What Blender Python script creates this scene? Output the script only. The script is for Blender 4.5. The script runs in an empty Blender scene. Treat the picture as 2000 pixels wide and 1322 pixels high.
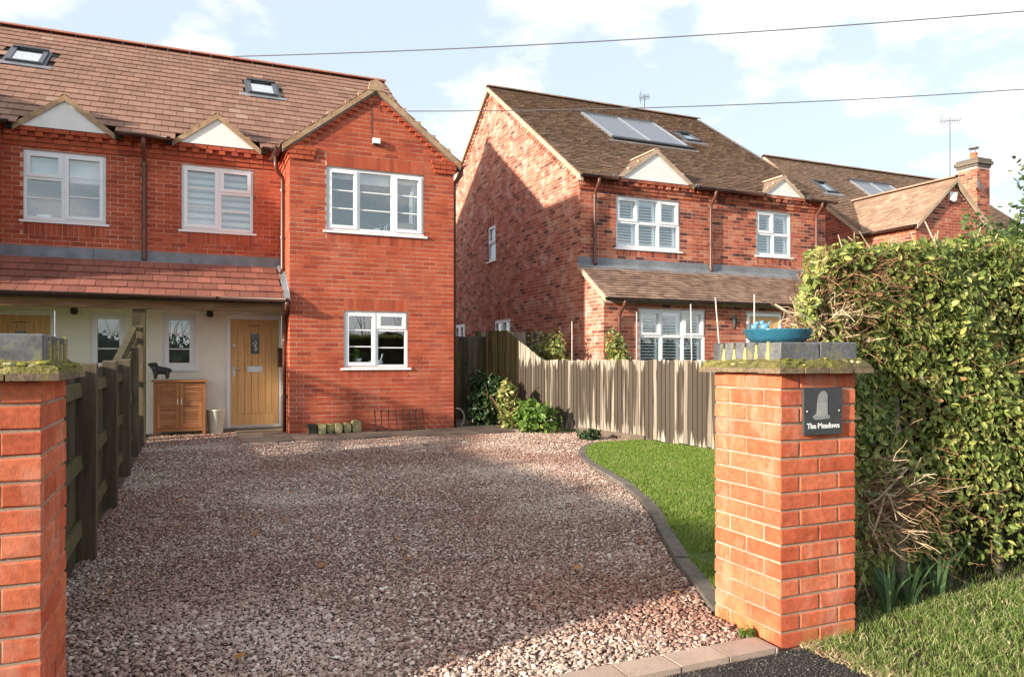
import bpy, math, random
import numpy as np
from mathutils import Vector, Matrix

R = random.Random(11)
N = np.random.default_rng(5)
sc = bpy.context.scene
col = sc.collection
rad = math.radians

# ------------------------------------------------------------------ camera, sky, sun, exposure
CAM_H, YAW = 1.25, 23.3
cam = bpy.data.cameras.new('camera'); camo = bpy.data.objects.new('camera', cam); col.objects.link(camo)
cam.sensor_width = 36; cam.lens = 36 * 1440 / 2000; cam.shift_y = 39 / 2000
cam.clip_start = .05; cam.clip_end = 2000
camo.location = (0, 0, CAM_H); camo.rotation_euler = (rad(90), 0, rad(-YAW))
sc.camera = camo
SUN_EL, SUN_AZ = 15.4, 14.0            # height of the sun; light travels along +X turned this much to +Y
world = bpy.data.worlds.new('World'); sc.world = world; world.use_nodes = True
nt = world.node_tree; nt.nodes.clear()
def wn(t, **k):
    n = nt.nodes.new(t)
    for a, b in k.items(): setattr(n, a, b)
    return n
out = wn('ShaderNodeOutputWorld'); bg = wn('ShaderNodeBackground'); bg.inputs[1].default_value = .13
sky = wn('ShaderNodeTexSky', sky_type='NISHITA', sun_disc=False)
sky.sun_elevation = rad(SUN_EL); sky.sun_rotation = rad(270 - SUN_AZ); sky.air_density = 1.0; sky.dust_density = 2.2; sky.ozone_density = 1.0
tc = wn('ShaderNodeTexCoord')
sep = wn('ShaderNodeSeparateXYZ'); nt.links.new(tc.outputs['Generated'], sep.inputs[0])
zz = wn('ShaderNodeMath', operation='ADD'); nt.links.new(sep.outputs[2], zz.inputs[0]); zz.inputs[1].default_value = .22
zm = wn('ShaderNodeMath', operation='MAXIMUM'); nt.links.new(zz.outputs[0], zm.inputs[0]); zm.inputs[1].default_value = .08
vd = wn('ShaderNodeVectorMath', operation='DIVIDE'); cb = wn('ShaderNodeCombineXYZ')
for i in range(3): nt.links.new(zm.outputs[0], cb.inputs[i])
nt.links.new(tc.outputs['Generated'], vd.inputs[0]); nt.links.new(cb.outputs[0], vd.inputs[1])
mp = wn('ShaderNodeMapping'); mp.inputs['Location'].default_value = (3.1, 1.7, 0.4); nt.links.new(vd.outputs[0], mp.inputs[0])
n1 = wn('ShaderNodeTexNoise'); n1.inputs['Scale'].default_value = 2.3; n1.inputs['Detail'].default_value = 9; n1.inputs['Roughness'].default_value = .53
nt.links.new(mp.outputs[0], n1.inputs['Vector'])
cr = wn('ShaderNodeValToRGB'); cr.color_ramp.elements[0].position = .51; cr.color_ramp.elements[1].position = .62
nt.links.new(n1.outputs['Fac'], cr.inputs[0])
# a thin veil of high cloud everywhere plus the white cumulus
veil = wn('ShaderNodeMix', data_type='RGBA'); veil.inputs[0].default_value = .72
nt.links.new(sky.outputs[0], veil.inputs[6]); veil.inputs[7].default_value = (2.85, 3.2, 3.5, 1)
cl = wn('ShaderNodeMix', data_type='RGBA'); nt.links.new(cr.outputs[0], cl.inputs[0])
nt.links.new(veil.outputs[2], cl.inputs[6]); cl.inputs[7].default_value = (4.3, 4.3, 4.35, 1)
nt.links.new(cl.outputs[2], bg.inputs[0]); nt.links.new(bg.outputs[0], out.inputs[0])

sun = bpy.data.lights.new('sun', 'SUN'); sun.energy = 4.0; sun.angle = rad(2.0); sun.color = (1, .90, .76)
suno = bpy.data.objects.new('sun', sun); col.objects.link(suno)
ce, se = math.cos(rad(SUN_EL)), math.sin(rad(SUN_EL))
SDIR = Vector((ce * math.cos(rad(SUN_AZ)), ce * math.sin(rad(SUN_AZ)), -se))
suno.rotation_euler = SDIR.to_track_quat('-Z', 'Y').to_euler(); suno.location = (-8, -4, 9)
vs = sc.view_settings
vs.view_transform = 'Standard'; vs.look = 'None'; vs.gamma = 1; vs.exposure = 1.26; vs.use_curve_mapping = False
sc.cycles.max_bounces = 6; sc.cycles.transparent_max_bounces = 16

# ------------------------------------------------------------------ materials
def newmat(name):
    m = bpy.data.materials.new(name); m.use_nodes = True
    t = m.node_tree; p = t.nodes['Principled BSDF']
    return m, t, p
def node(t, ty, ins=None, **k):
    n = t.nodes.new(ty)
    for a, b in k.items(): setattr(n, a, b)
    for a, b in (ins or {}).items():
        if isinstance(b, bpy.types.NodeSocket): t.links.new(b, n.inputs[a])
        else: n.inputs[a].default_value = b
    return n
def rampnode(t, fac, stops, interp='LINEAR'):
    r = node(t, 'ShaderNodeValToRGB', {0: fac}); r.color_ramp.interpolation = interp
    e = r.color_ramp.elements
    while len(e) < len(stops): e.new(.5)
    for i, (p, c) in enumerate(stops): e[i].position = p; e[i].color = (*c, 1)
    return r.outputs[0]
def mixc(t, f, a, b, mode='MIX'):
    m = node(t, 'ShaderNodeMix', data_type='RGBA', blend_type=mode)
    for i, v in ((0, f), (6, a), (7, b)):
        if isinstance(v, bpy.types.NodeSocket): t.links.new(v, m.inputs[i])
        elif i == 0: m.inputs[0].default_value = v
        else: m.inputs[i].default_value = (*v, 1) if len(v) == 3 else v
    return m.outputs[2]
def noise(t, scale, detail=4, rough=.55, vec=None, stretch=None):
    g = node(t, 'ShaderNodeNewGeometry').outputs['Position'] if vec is None else vec
    if stretch: g = node(t, 'ShaderNodeVectorMath', {0: g, 1: stretch}, operation='MULTIPLY').outputs[0]
    return node(t, 'ShaderNodeTexNoise', {'Vector': g, 'Scale': scale, 'Detail': detail, 'Roughness': rough}).outputs['Fac']
def piece_random(t):
    a = node(t, 'ShaderNodeNewGeometry').outputs['Random Per Island']
    b = node(t, 'ShaderNodeObjectInfo').outputs['Random']
    s = node(t, 'ShaderNodeMath', {0: a, 1: b}, operation='ADD').outputs[0]
    return node(t, 'ShaderNodeMath', {0: s}, operation='FRACT').outputs[0]
def gray(v): return (v, v, v)
def vmat(name, stops, rough=.8, mott=(14, .35), fine=(90, .25), bump=(120, .25, .004), stain=None, spec=.3, island=True, stretch=None, smask=(.52, .7)):
    """colour per piece from stops, mottled, with fine bump; stain = (colour, scale, amount, stretch)"""
    m, t, p = newmat(name)
    c = rampnode(t, piece_random(t), stops) if island else rampnode(t, noise(t, 3.5, 5, stretch=stretch), stops)
    for sca, amt in (mott, fine):
        if amt:
            f = rampnode(t, noise(t, sca, 5, .6, stretch=stretch), [(.25, gray(1 - amt)), (.75, gray(1 + amt))])
            c = mixc(t, 1, c, f, 'MULTIPLY')
    if stain:
        sc_, s2, amt, st = stain
        f = rampnode(t, noise(t, s2, 6, .65, stretch=st), [(smask[0], gray(0)), (smask[1], gray(amt))])
        c = mixc(t, f, c, sc_)
    t.links.new(c, p.inputs['Base Color'])
    p.inputs['Roughness'].default_value = rough; p.inputs['Specular IOR Level'].default_value = spec
    if bump:
        b = node(t, 'ShaderNodeBump', {'Height': noise(t, bump[0], 4, .6, stretch=stretch), 'Strength': bump[1], 'Distance': bump[2]})
        t.links.new(b.outputs[0], p.inputs['Normal'])
    return m
def pmat(name, c, rough=.5, metal=0, spec=.5, mott=.12, scale=12, bump=None):
    m, t, p = newmat(name)
    cc = mixc(t, 1, c, rampnode(t, noise(t, scale, 5, .6), [(.25, gray(1 - mott)), (.75, gray(1 + mott))]), 'MULTIPLY')
    t.links.new(cc, p.inputs['Base Color'])
    p.inputs['Roughness'].default_value = rough; p.inputs['Metallic'].default_value = metal; p.inputs['Specular IOR Level'].default_value = spec
    if bump:
        b = node(t, 'ShaderNodeBump', {'Height': noise(t, bump[0], 4, .6), 'Strength': bump[1], 'Distance': bump[2]}); t.links.new(b.outputs[0], p.inputs['Normal'])
    return m
def leafmat(name, stops, rough=.38, trans=.3, patch=None):
    m, t, p = newmat(name)
    c = rampnode(t, piece_random(t), stops)
    c = mixc(t, 1, c, rampnode(t, noise(t, 60, 3), [(.3, gray(.8)), (.7, gray(1.2))]), 'MULTIPLY')
    if patch: c = mixc(t, rampnode(t, noise(t, patch[1], 4, .6), [(.5, gray(0)), (.72, gray(patch[2]))]), c, patch[0])
    t.links.new(c, p.inputs['Base Color']); p.inputs['Roughness'].default_value = rough; p.inputs['Specular IOR Level'].default_value = .45
    tr = node(t, 'ShaderNodeBsdfTranslucent', {0: c}); mx = node(t, 'ShaderNodeMixShader', {0: trans})
    t.links.new(p.outputs[0], mx.inputs[1]); t.links.new(tr.outputs[0], mx.inputs[2])
    t.links.new(mx.outputs[0], t.nodes['Material Output'].inputs[0])
    return m
def glassmat(name, refl=.10, tint=(.92, .96, .97)):
    m, t, p = newmat(name); t.nodes.remove(p)
    bf = node(t, 'ShaderNodeNewGeometry').outputs['Backfacing']
    io = node(t, 'ShaderNodeMath', {0: bf, 1: 1 / 1.5 - 1.5, 2: 1.5}, operation='MULTIPLY_ADD').outputs[0]    # thin sheet: same from both sides
    lw = node(t, 'ShaderNodeFresnel', {'IOR': io}).outputs[0]
    f = node(t, 'ShaderNodeMath', {0: lw, 1: refl}, operation='ADD').outputs[0]
    tr = node(t, 'ShaderNodeBsdfTransparent', {0: (*tint, 1)})
    gl = node(t, 'ShaderNodeBsdfGlossy', {'Color': (1, 1, 1, 1), 'Roughness': .0})
    b = node(t, 'ShaderNodeBump', {'Height': noise(t, 1.3, 2), 'Strength': .05, 'Distance': .02}); t.links.new(b.outputs[0], gl.inputs['Normal'])
    mx = node(t, 'ShaderNodeMixShader', {0: f}); t.links.new(tr.outputs[0], mx.inputs[1]); t.links.new(gl.outputs[0], mx.inputs[2])
    t.links.new(mx.outputs[0], t.nodes['Material Output'].inputs[0])
    return m
M = {}
M['brick'] = vmat('red_brick', [(0, (.29, .054, .028)), (.2, (.37, .071, .033)), (.6, (.425, .086, .039)), (.85, (.46, .102, .047)), (1, (.32, .060, .032))], .88, (3, .10), (60, .2), (140, .5, .003),
                  stain=((.60, .34, .26), 1.6, .20, (1.6, 1.6, .5)), smask=(.52, .80))
M['mortar'] = vmat('brick_mortar', [(.34, (.45, .17, .105)), (.60, (.66, .41, .31))], .95, (3, .2), (70, .2), (160, .4, .004), island=False)
M['brick2'] = vmat('mixed_brick', [(0, (.11, .035, .029)), (.1, (.16, .046, .033)), (.17, (.33, .078, .042)), (.45, (.385, .098, .052)), (.75, (.45, .135, .072)), (.9, (.52, .21, .125)), (1, (.29, .068, .042))], .85, (4, .3), (60, .25), (140, .4, .004),
                   stain=((.66, .52, .46), 5, .40, (1, 1, 1)), smask=(.58, .75))
M['brick2s'] = vmat('sunlit_weathered_brick', [(0, (.13, .045, .036)), (.08, (.19, .062, .044)), (.15, (.37, .105, .062)), (.45, (.44, .145, .090)), (.75, (.51, .20, .13)), (.9, (.58, .28, .19)), (1, (.34, .09, .06))], .85, (4, .25), (60, .25), (140, .4, .004),  # paler than the front brick: sunlight put into the colour, plus efflorescence
                   stain=((.70, .54, .46), 3, .60, (1, 1, 1)), smask=(.50, .72))
M['mortar2'] = vmat('pale_mortar', [(.3, (.52, .38, .31)), (.7, (.66, .52, .44))], .95, (3, .25), (70, .2), (160, .4, .004), island=False)
M['pbrick'] = vmat('gate_pillar_brick', [(0, (.46, .095, .045)), (.3, (.54, .130, .062)), (.7, (.60, .170, .085)), (1, (.50, .11, .055))], .92, (9, .24), (45, .26), (190, .45, .0025),
                   stain=((.70, .40, .29), 7, .6, (1, 1, .5)), smask=(.52, .74), spec=.15)
def low_algae(m, col_, z1):
    t = m.node_tree; p = t.nodes['Principled BSDF']; c = p.inputs['Base Color'].links[0].from_socket
    z = node(t, 'ShaderNodeSeparateXYZ', {0: node(t, 'ShaderNodeNewGeometry').outputs['Position']}).outputs[2]
    f = node(t, 'ShaderNodeMapRange', {0: z, 1: z1, 2: 0., 3: 0., 4: .5}).outputs[0]
    f = node(t, 'ShaderNodeMath', {0: f, 1: rampnode(t, noise(t, 9, 5, .6), [(.42, gray(0)), (.6, gray(1))])}, operation='MULTIPLY').outputs[0]
    t.links.new(mixc(t, f, c, col_), p.inputs['Base Color'])
low_algae(M['pbrick'], (.36, .30, .08), .10); low_algae(M['brick'], (.20, .085, .055), .7); low_algae(M['mortar'], (.22, .12, .085), .6)
M['pmortar'] = vmat('pillar_mortar', [(.3, (.29, .195, .135)), (.7, (.45, .335, .25))], .95, (6, .25), (120, .2), (260, .5, .003), island=False)
M['blue'] = vmat('blue_engineering_brick', [(0, (.075, .078, .085)), (1, (.14, .143, .15))], .6, (12, .35), (80, .35), (200, .5, .002), stain=((.27, .25, .13), 16, .8, (1, 1, .6)), smask=(.52, .66))
M['moss'] = vmat('mossy_mortar', [(.3, (.085, .070, .045)), (.46, (.13, .115, .05)), (.56, (.175, .155, .05)), (.66, (.25, .215, .08)), (.78, (.14, .11, .08))], .95, (35, .45), (120, .4), (90, .9, .012), island=False, spec=.1)
M['moss2'] = vmat('yellow_moss', [(0, (.34, .30, .12)), (1, (.46, .41, .19))], .95, (60, .4), (160, .4), (200, .8, .005), spec=.1)
M['moss3'] = vmat('moss_cushion', [(0, (.10, .12, .022)), (.4, (.19, .19, .035)), (.8, (.33, .30, .08)), (1, (.42, .40, .26))], .95, (90, .4), (200, .4), (300, .8, .004), spec=.1)
M['creasing'] = vmat('creasing_tile', [(0, (.14, .10, .07)), (1, (.24, .17, .11))], .9, (30, .4), (120, .3), (120, .6, .004), stain=((.22, .20, .05), 16, .8, (1, 1, 1)))
M['tile'] = vmat('roof_tile', [(0, (.225, .122, .086)), (.3, (.262, .142, .099)), (.65, (.298, .163, .115)), (.9, (.278, .152, .109)), (.97, (.24, .13, .092)), (1, (.38, .245, .175))], .85, (1.2, .14), (40, .10), (160, .3, .004))
M['ctile'] = vmat('porch_tile', [(0, (.20, .072, .050)), (.5, (.25, .092, .064)), (1, (.30, .115, .080))], .82, (2, .25), (40, .18), (160, .3, .004))
M['ridge'] = vmat('ridge_tile', [(0, (.33, .125, .080)), (1, (.40, .16, .105))], .85, (3, .15), (50, .15), (150, .3, .004))
M['tile2'] = vmat('brown_roof_tile', [(0, (.175, .112, .074)), (.4, (.21, .135, .092)), (.8, (.24, .155, .107)), (1, (.275, .178, .125))], .9, (1.5, .12), (50, .12), (160, .4, .004), stain=((.28, .21, .09), 1.6, .4, (1, 1, 1)), smask=(.58, .74))
M['tile3'] = vmat('tan_roof_tile', [(0, (.18, .112, .080)), (.5, (.25, .160, .115)), (1, (.33, .215, .16))], .9, (1.5, .25), (50, .2), (160, .4, .004))
M['tile4'] = vmat('sunlit_tan_tile', [(0, (.30, .19, .13)), (.5, (.38, .25, .175)), (1, (.46, .31, .225))], .9, (1.5, .2), (50, .15), (160, .4, .004))  # tan tile with the sun on the wing slope lightened into its colour
M['verge'] = vmat('verge_mortar', [(.3, (.34, .215, .125)), (.7, (.46, .315, .20))], .95, (9, .25), (60, .25), (120, .5, .005), island=False)
M['pale_verge'] = vmat('pale_verge_mortar', [(.3, (.42, .30, .21)), (.7, (.52, .40, .29))], .95, (9, .2), (60, .2), (120, .5, .005), island=False)
M['under'] = pmat('roof_underlay', (.05, .035, .03), .95)
M['upvc'] = pmat('white_upvc', (.82, .83, .85), .32, mott=.03)
M['render'] = vmat('cream_render', [(.3, (.80, .765, .68)), (.7, (.85, .82, .745))], .9, (2, .06), (90, .05), (300, .3, .002), island=False)
M['panel'] = vmat('white_render', [(.3, (.76, .75, .72)), (.7, (.82, .81, .79))], .9, (2, .06), (90, .04), (300, .3, .002), island=False)
M['oak'] = vmat('oak_veneer', [(.3, (.56, .315, .125)), (.55, (.64, .385, .17)), (.75, (.69, .43, .20))], .45, (6, .10), (40, .1), (60, .1, .002), island=False, stretch=(9, 9, .7))
M['oak_dark'] = pmat('dark_oak_groove', (.20, .09, .03), .6)
M['teak'] = vmat('stained_teak', [(0, (.30, .12, .045)), (.5, (.37, .155, .062)), (1, (.44, .19, .08))], .5, (9, .2), (50, .15), (70, .2, .002), stretch=(1, 1, 5))
M['beam'] = vmat('weathered_beam', [(.3, (.14, .075, .038)), (.55, (.23, .125, .062)), (.75, (.33, .21, .13))], .8, (6, .25), (50, .2), (60, .4, .004), island=False, stretch=(.6, 8, 8))
M['lead'] = vmat('lead_flashing', [(.3, (.16, .17, .185)), (.7, (.24, .25, .27))], .55, (4, .2), (40, .12), (30, .3, .006), island=False)
M['pipe'] = pmat('brown_plastic', (.115, .042, .028), .38, mott=.2)
M['gutter'] = pmat('dark_brown_gutter', (.055, .026, .020), .4, mott=.2)
M['black'] = pmat('black_plastic', (.018, .018, .02), .45)
M['iron'] = pmat('rusty_iron', (.035, .016, .012), .7, mott=.4)
M['steel'] = pmat('brushed_steel', (.62, .60, .56), .3, 1)
M['chrome'] = pmat('aluminium', (.70, .71, .72), .35, .9)
M['lfence'] = vmat('damp_dark_wood', [(0, (.030, .022, .015)), (.5, (.050, .037, .023)), (1, (.08, .058, .034))], .9, (4, .4), (40, .25), (50, .5, .004), stain=((.085, .10, .020), 3, .9, (2, 2, .6)), stretch=(6, 6, .5), smask=(.46, .68))
M['lpost'] = vmat('weathered_post', [(0, (.095, .070, .046)), (.5, (.13, .096, .063)), (1, (.165, .125, .085))], .9, (5, .45), (50, .25), (60, .6, .005), stain=((.13, .13, .035), 2.5, .5, (3, 3, .5)), stretch=(6, 6, .4), smask=(.56, .72))
M['lrail'] = vmat('green_stained_rail', [(0, (.070, .058, .028)), (1, (.10, .085, .038))], .9, (7, .35), (50, .25), (60, .5, .004), stain=((.11, .125, .025), 5, .7, (1, 1, 1)))
def boardmat(name, stops, stain, z0, z1, amt=.9, bias=.0):
    m, t, p = newmat(name)
    c = rampnode(t, piece_random(t), stops)
    for sca, a in ((1.2, .3), (6, .25)): c = mixc(t, 1, c, rampnode(t, noise(t, sca, 5, .6, stretch=(9, 9, .35)), [(.25, gray(1 - a)), (.75, gray(1 + a))]), 'MULTIPLY')
    pos = node(t, 'ShaderNodeSeparateXYZ', {0: node(t, 'ShaderNodeNewGeometry').outputs['Position']}).outputs[2]
    band = node(t, 'ShaderNodeMapRange', {0: pos, 1: 0., 2: 1.3}).outputs[0]
    band = rampnode(t, band, [(z0, gray(-.0)), (z0 + .2, gray(.25)), (z1 - .18, gray(.30)), (z1, gray(.02))])
    nz = noise(t, 1.6, 4, .55, stretch=(9, 9, .35)); rr = piece_random(t)
    f = node(t, 'ShaderNodeMath', {0: nz, 1: node(t, 'ShaderNodeSeparateColor', {0: band}).outputs[0]}, operation='ADD').outputs[0]
    f = node(t, 'ShaderNodeMath', {0: rr, 1: .34, 2: f}, operation='MULTIPLY_ADD').outputs[0]
    c = mixc(t, rampnode(t, f, [(.82 - bias, gray(0)), (.90 - bias, gray(amt))]), c, stain)
    t.links.new(c, p.inputs['Base Color']); p.inputs['Roughness'].default_value = .9; p.inputs['Specular IOR Level'].default_value = .2
    b = node(t, 'ShaderNodeBump', {'Height': noise(t, 12, 4, .6, stretch=(9, 9, .3)), 'Strength': .6, 'Distance': .004}); t.links.new(b.outputs[0], p.inputs['Normal'])
    return m
M['rfence'] = boardmat('weathered_board', [(0, (.25, .21, .165)), (.5, (.36, .31, .25)), (1, (.50, .445, .37))], (.050, .036, .025), .0, .98, .92, .05)
M['gfence'] = vmat('dark_damp_board', [(0, (.055, .045, .030)), (.5, (.09, .072, .048)), (1, (.14, .11, .07))], .9, (3, .35), (30, .25), (40, .6, .004), stain=((.13, .145, .022), 2.0, .8, (5, 5, .4)), stretch=(9, 9, .35), smask=(.5, .66))
M['sfence'] = vmat('mossy_board', [(0, (.15, .125, .05)), (.5, (.21, .18, .07)), (1, (.30, .26, .12))], .9, (3, .35), (30, .25), (40, .6, .004), stain=((.07, .05, .03), 2.0, .75, (5, 5, .4)), stretch=(9, 9, .35), smask=(.5, .64))
M['concrete'] = vmat('old_concrete', [(0, (.13, .108, .088)), (1, (.175, .148, .122))], .92, (12, .35), (120, .35), (200, .6, .003), stain=((.50, .47, .42), 42, .75, (1, 1, 1)), smask=(.64, .70))
M['slab'] = vmat('stone_slab', [(0, (.135, .100, .075)), (.5, (.19, .14, .105)), (1, (.25, .185, .14))], .85, (2.5, .3), (60, .2), (80, .4, .004), stain=((.06, .045, .03), 2.2, .7, (1, 1, 1)))
M['paver'] = vmat('concrete_paver', [(0, (.38, .28, .22)), (1, (.46, .35, .28))], .9, (5, .15), (120, .2), (260, .5, .002), stain=((.20, .17, .07), 7, .4, (1, 1, 1)))
M['asphalt'] = vmat('asphalt', [(.35, (.028, .026, .025)), (.6, (.052, .048, .045)), (.7, (.11, .10, .095))], .9, (3, .25), (200, .5), (190, 1, .006), stain=((.10, .10, .03), 4, .5, (1, 1, 1)), island=False, smask=(.6, .7))
M['asphalt'].node_tree.nodes['Color Ramp'].color_ramp.elements[0].position = .3
M['grit'] = vmat('asphalt_grit', [(0, (.030, .027, .025)), (.6, (.06, .054, .05)), (.9, (.12, .105, .095)), (1, (.26, .23, .20))], .85, (90, .2), (200, .2), None)
M['soil'] = vmat('bare_soil', [(.3, (.045, .030, .020)), (.7, (.085, .058, .036))], .95, (6, .3), (70, .4), (60, 1, .015), island=False)
M['gravelbed'] = vmat('gravel_bed', [(.3, (.07, .046, .036)), (.7, (.17, .115, .09))], .95, (6, .3), (80, .5), (80, 1, .012), island=False)
M['turf'] = vmat('turf_base', [(.3, (.06, .10, .018)), (.7, (.11, .15, .028))], .95, (3, .3), (80, .4), (60, 1, .01), island=False)
M['leafdark'] = leafmat('hedge_leaf', [(0, (.075, .12, .028)), (.25, (.15, .205, .045)), (.55, (.25, .305, .070)), (.78, (.37, .395, .11)), (.92, (.48, .47, .15)), (.97, (.55, .49, .19)), (1, (.42, .22, .10))], .45, .32)
M['bushdark'] = leafmat('dark_shrub_leaf', [(0, (.016, .040, .012)), (.6, (.035, .075, .022)), (1, (.07, .12, .035))], .35, .2)
M['bushyellow'] = leafmat('variegated_leaf', [(0, (.08, .13, .025)), (.45, (.16, .21, .045)), (.75, (.38, .36, .10)), (1, (.55, .50, .22))], .4, .3)
M['bushbright'] = leafmat('bright_green_leaf', [(0, (.06, .13, .02)), (.5, (.12, .22, .035)), (1, (.22, .31, .06))], .35, .3)
M['treeleaf'] = leafmat('tree_leaf', [(0, (.04, .08, .02)), (.5, (.085, .14, .035)), (.9, (.15, .20, .06)), (1, (.32, .32, .11))], .35, .3)
M['grass'] = leafmat('grass_blade', [(0, (.11, .19, .020)), (.4, (.17, .28, .032)), (.75, (.235, .345, .050)), (.93, (.33, .40, .09)), (1, (.52, .46, .24))], .5, .35, ((.36, .37, .12), 2.3, .55))
M['vgrass'] = leafmat('verge_blade', [(0, (.09, .16, .024)), (.4, (.15, .24, .042)), (.68, (.23, .32, .07)), (.82, (.40, .40, .16)), (1, (.58, .49, .30))], .5, .35, ((.42, .38, .17), 3.5, .22))
M['strap'] = leafmat('strap_leaf', [(0, (.06, .12, .05)), (1, (.12, .21, .085))], .4, .25)
M['twig'] = vmat('pale_twig', [(0, (.32, .22, .13)), (.5, (.47, .35, .23)), (1, (.62, .50, .35))], .85, (40, .3), (120, .2), None)
M['browntwig'] = vmat('brown_twig', [(0, (.13, .065, .035)), (.5, (.25, .13, .07)), (1, (.38, .22, .12))], .85, (40, .3), (120, .2), None)
M['bark'] = vmat('grey_bark', [(0, (.13, .115, .085)), (1, (.22, .19, .145))], .9, (25, .4), (90, .3), (60, .7, .006))
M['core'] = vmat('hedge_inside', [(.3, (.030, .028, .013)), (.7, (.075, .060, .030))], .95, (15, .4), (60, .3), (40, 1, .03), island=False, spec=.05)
M['stone'] = vmat('gravel_stone', [(0, (.18, .106, .080)), (.2, (.29, .18, .138)), (.40, (.41, .268, .208)), (.58, (.51, .35, .28)), (.72, (.34, .228, .178)), (.86, (.61, .46, .375)), (.95, (.72, .60, .50)), (1, (.82, .74, .64))], .85, (70, .15), (200, .12), None, stain=((.72, .58, .48), .42, .60, (1, 1, 1)), smask=(.50, .62))
def patch(m, colour, scale, lo, hi, amt, shift):
    t = m.node_tree; p = t.nodes['Principled BSDF']; c = p.inputs['Base Color'].links[0].from_socket
    g = node(t, 'ShaderNodeVectorMath', {0: node(t, 'ShaderNodeNewGeometry').outputs['Position'], 1: shift}, operation='ADD').outputs[0]
    t.links.new(mixc(t, rampnode(t, noise(t, scale, 5, .6, vec=g), [(lo, gray(0)), (hi, gray(amt))]), c, colour), p.inputs['Base Color'])
patch(M['stone'], (.25, .105, .070), .5, .47, .62, .48, (7.3, 2.1, 0))
M['fallen'] = vmat('fallen_leaf', [(0, (.22, .09, .03)), (1, (.40, .19, .06))], .7, (40, .3), (90, .2), None)
M['glass'] = glassmat('window_glass', .10)
M['glass_low'] = glassmat('clear_glass', .11)
M['roofglass'] = glassmat('rooflight_glass', .26)
M['leaded'] = pmat('leaded_glass', (.10, .11, .10), .12, spec=.8, mott=.5, scale=60)
M['frost'] = vmat('reeded_dark_glass', [(.3, (.018, .022, .022)), (.7, (.035, .042, .040))], .22, (30, .3), (150, .2), (120, .25, .004), island=False, spec=.7)
M['solar'] = pmat('solar_collector', (.16, .17, .19), .30, .2, 1, .06)
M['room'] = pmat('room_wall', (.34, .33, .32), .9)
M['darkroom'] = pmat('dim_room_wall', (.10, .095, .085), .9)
M['blind'] = pmat('white_fabric_blind', (.78, .78, .76), .8, mott=.04)
M['greyband'] = pmat('grey_sheer', (.30, .32, .33), .8, mott=.04)
M['slate'] = pmat('slate_plaque', (.055, .058, .060), .45, mott=.2, scale=20)
M['etch'] = pmat('etched_grey', (.26, .265, .26), .7, mott=.15, scale=40)
M['etch2'] = pmat('etched_pale_grey', (.33, .335, .325), .7, mott=.15, scale=40)
M['white'] = pmat('white_paint', (.86, .86, .85), .5, mott=.03)
M['cream'] = pmat('cream_glaze', (.76, .74, .60), .45, mott=.06, scale=8)
M['dish'] = pmat('blue_glaze', (.028, .140, .215), .18, spec=.6, mott=.22, scale=14)
M['bird'] = pmat('pale_blue_glaze', (.10, .27, .40), .3, mott=.3, scale=30)
M['bronze'] = pmat('dark_bronze', (.040, .032, .030), .5, .3, mott=.4, scale=30)
M['log'] = vmat('mossy_log', [(0, (.16, .14, .06)), (1, (.26, .22, .10))], .9, (20, .4), (80, .3), (60, .6, .006))
M['logend'] = vmat('log_end_grain', [(0, (.24, .21, .10)), (1, (.36, .31, .16))], .9, (20, .35), (80, .3), (60, .6, .004))
M['logring'] = pmat('log_ring', (.40, .36, .20), .9, mott=.3)
M['logdark'] = pmat('dark_wet_log', (.045, .045, .030), .9, mott=.4)
M['cane'] = pmat('pale_cane', (.70, .66, .58), .7)
M['hose'] = pmat('pale_hose', (.55, .52, .40), .5)
M['wire'] = pmat('grey_cable', (.10, .10, .11), .6)
M['pot'] = pmat('clay_pot', (.45, .14, .07), .8)
M['rlframe'] = pmat('dark_rooflight_frame', (.075, .082, .095), .45, .2)
M['grey'] = pmat('grey_metal', (.20, .21, .22), .5, .3)
M['card'] = pmat('brown_card', (.42, .33, .25), .8)

# ------------------------------------------------------------------ mesh helpers
WORLD = {}
def link(o, parent=None):
    col.objects.link(o)
    if parent is not None:
        o.parent = parent; o.matrix_parent_inverse = WORLD.get(parent.name, Matrix.Identity(4)).inverted()
    return o
def tag(o, label=None, cat=None, group=None, kind=None):
    for k, v in (('label', label), ('category', cat), ('group', group), ('kind', kind)):
        if v: o[k] = v
    return o
def thing(name, label, cat, loc=(0, 0, 0), group=None):
    o = bpy.data.objects.new(name, None); o.location = loc; o.empty_display_size = .2; col.objects.link(o)
    WORLD[o.name] = Matrix.Translation(Vector(loc))
    return tag(o, label, cat, group)
def mesh(name, v, f, mat, smooth=False):
    me = bpy.data.meshes.new(name); me.from_pydata([tuple(x) for x in v], [], f)
    if mat: me.materials.append(mat)
    if smooth: me.polygons.foreach_set('use_smooth', [True] * len(me.polygons))
    me.update(); return me
def npmesh(name, v, tris, mat, smooth=False):
    me = bpy.data.meshes.new(name); n, k = len(v), len(tris)
    me.vertices.add(n); me.vertices.foreach_set('co', np.ascontiguousarray(v, dtype=np.float32).ravel())
    me.loops.add(k * 3); me.loops.foreach_set('vertex_index', np.ascontiguousarray(tris, dtype=np.int32).ravel())
    me.polygons.add(k); me.polygons.foreach_set('loop_start', np.arange(0, k * 3, 3, dtype=np.int32))
    if smooth: me.polygons.foreach_set('use_smooth', np.ones(k, dtype=bool))
    if mat: me.materials.append(mat)
    me.update(calc_edges=True); me.validate()
    if not smooth: me.shade_flat()
    return me
def put(name, me, parent=None, M4=None):
    o = bpy.data.objects.new(name, me); link(o, parent)
    if M4 is not None: o.matrix_basis = M4
    return o
BOXF = [(0, 3, 2, 1), (4, 5, 6, 7), (0, 1, 5, 4), (1, 2, 6, 5), (2, 3, 7, 6), (3, 0, 4, 7)]
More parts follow.
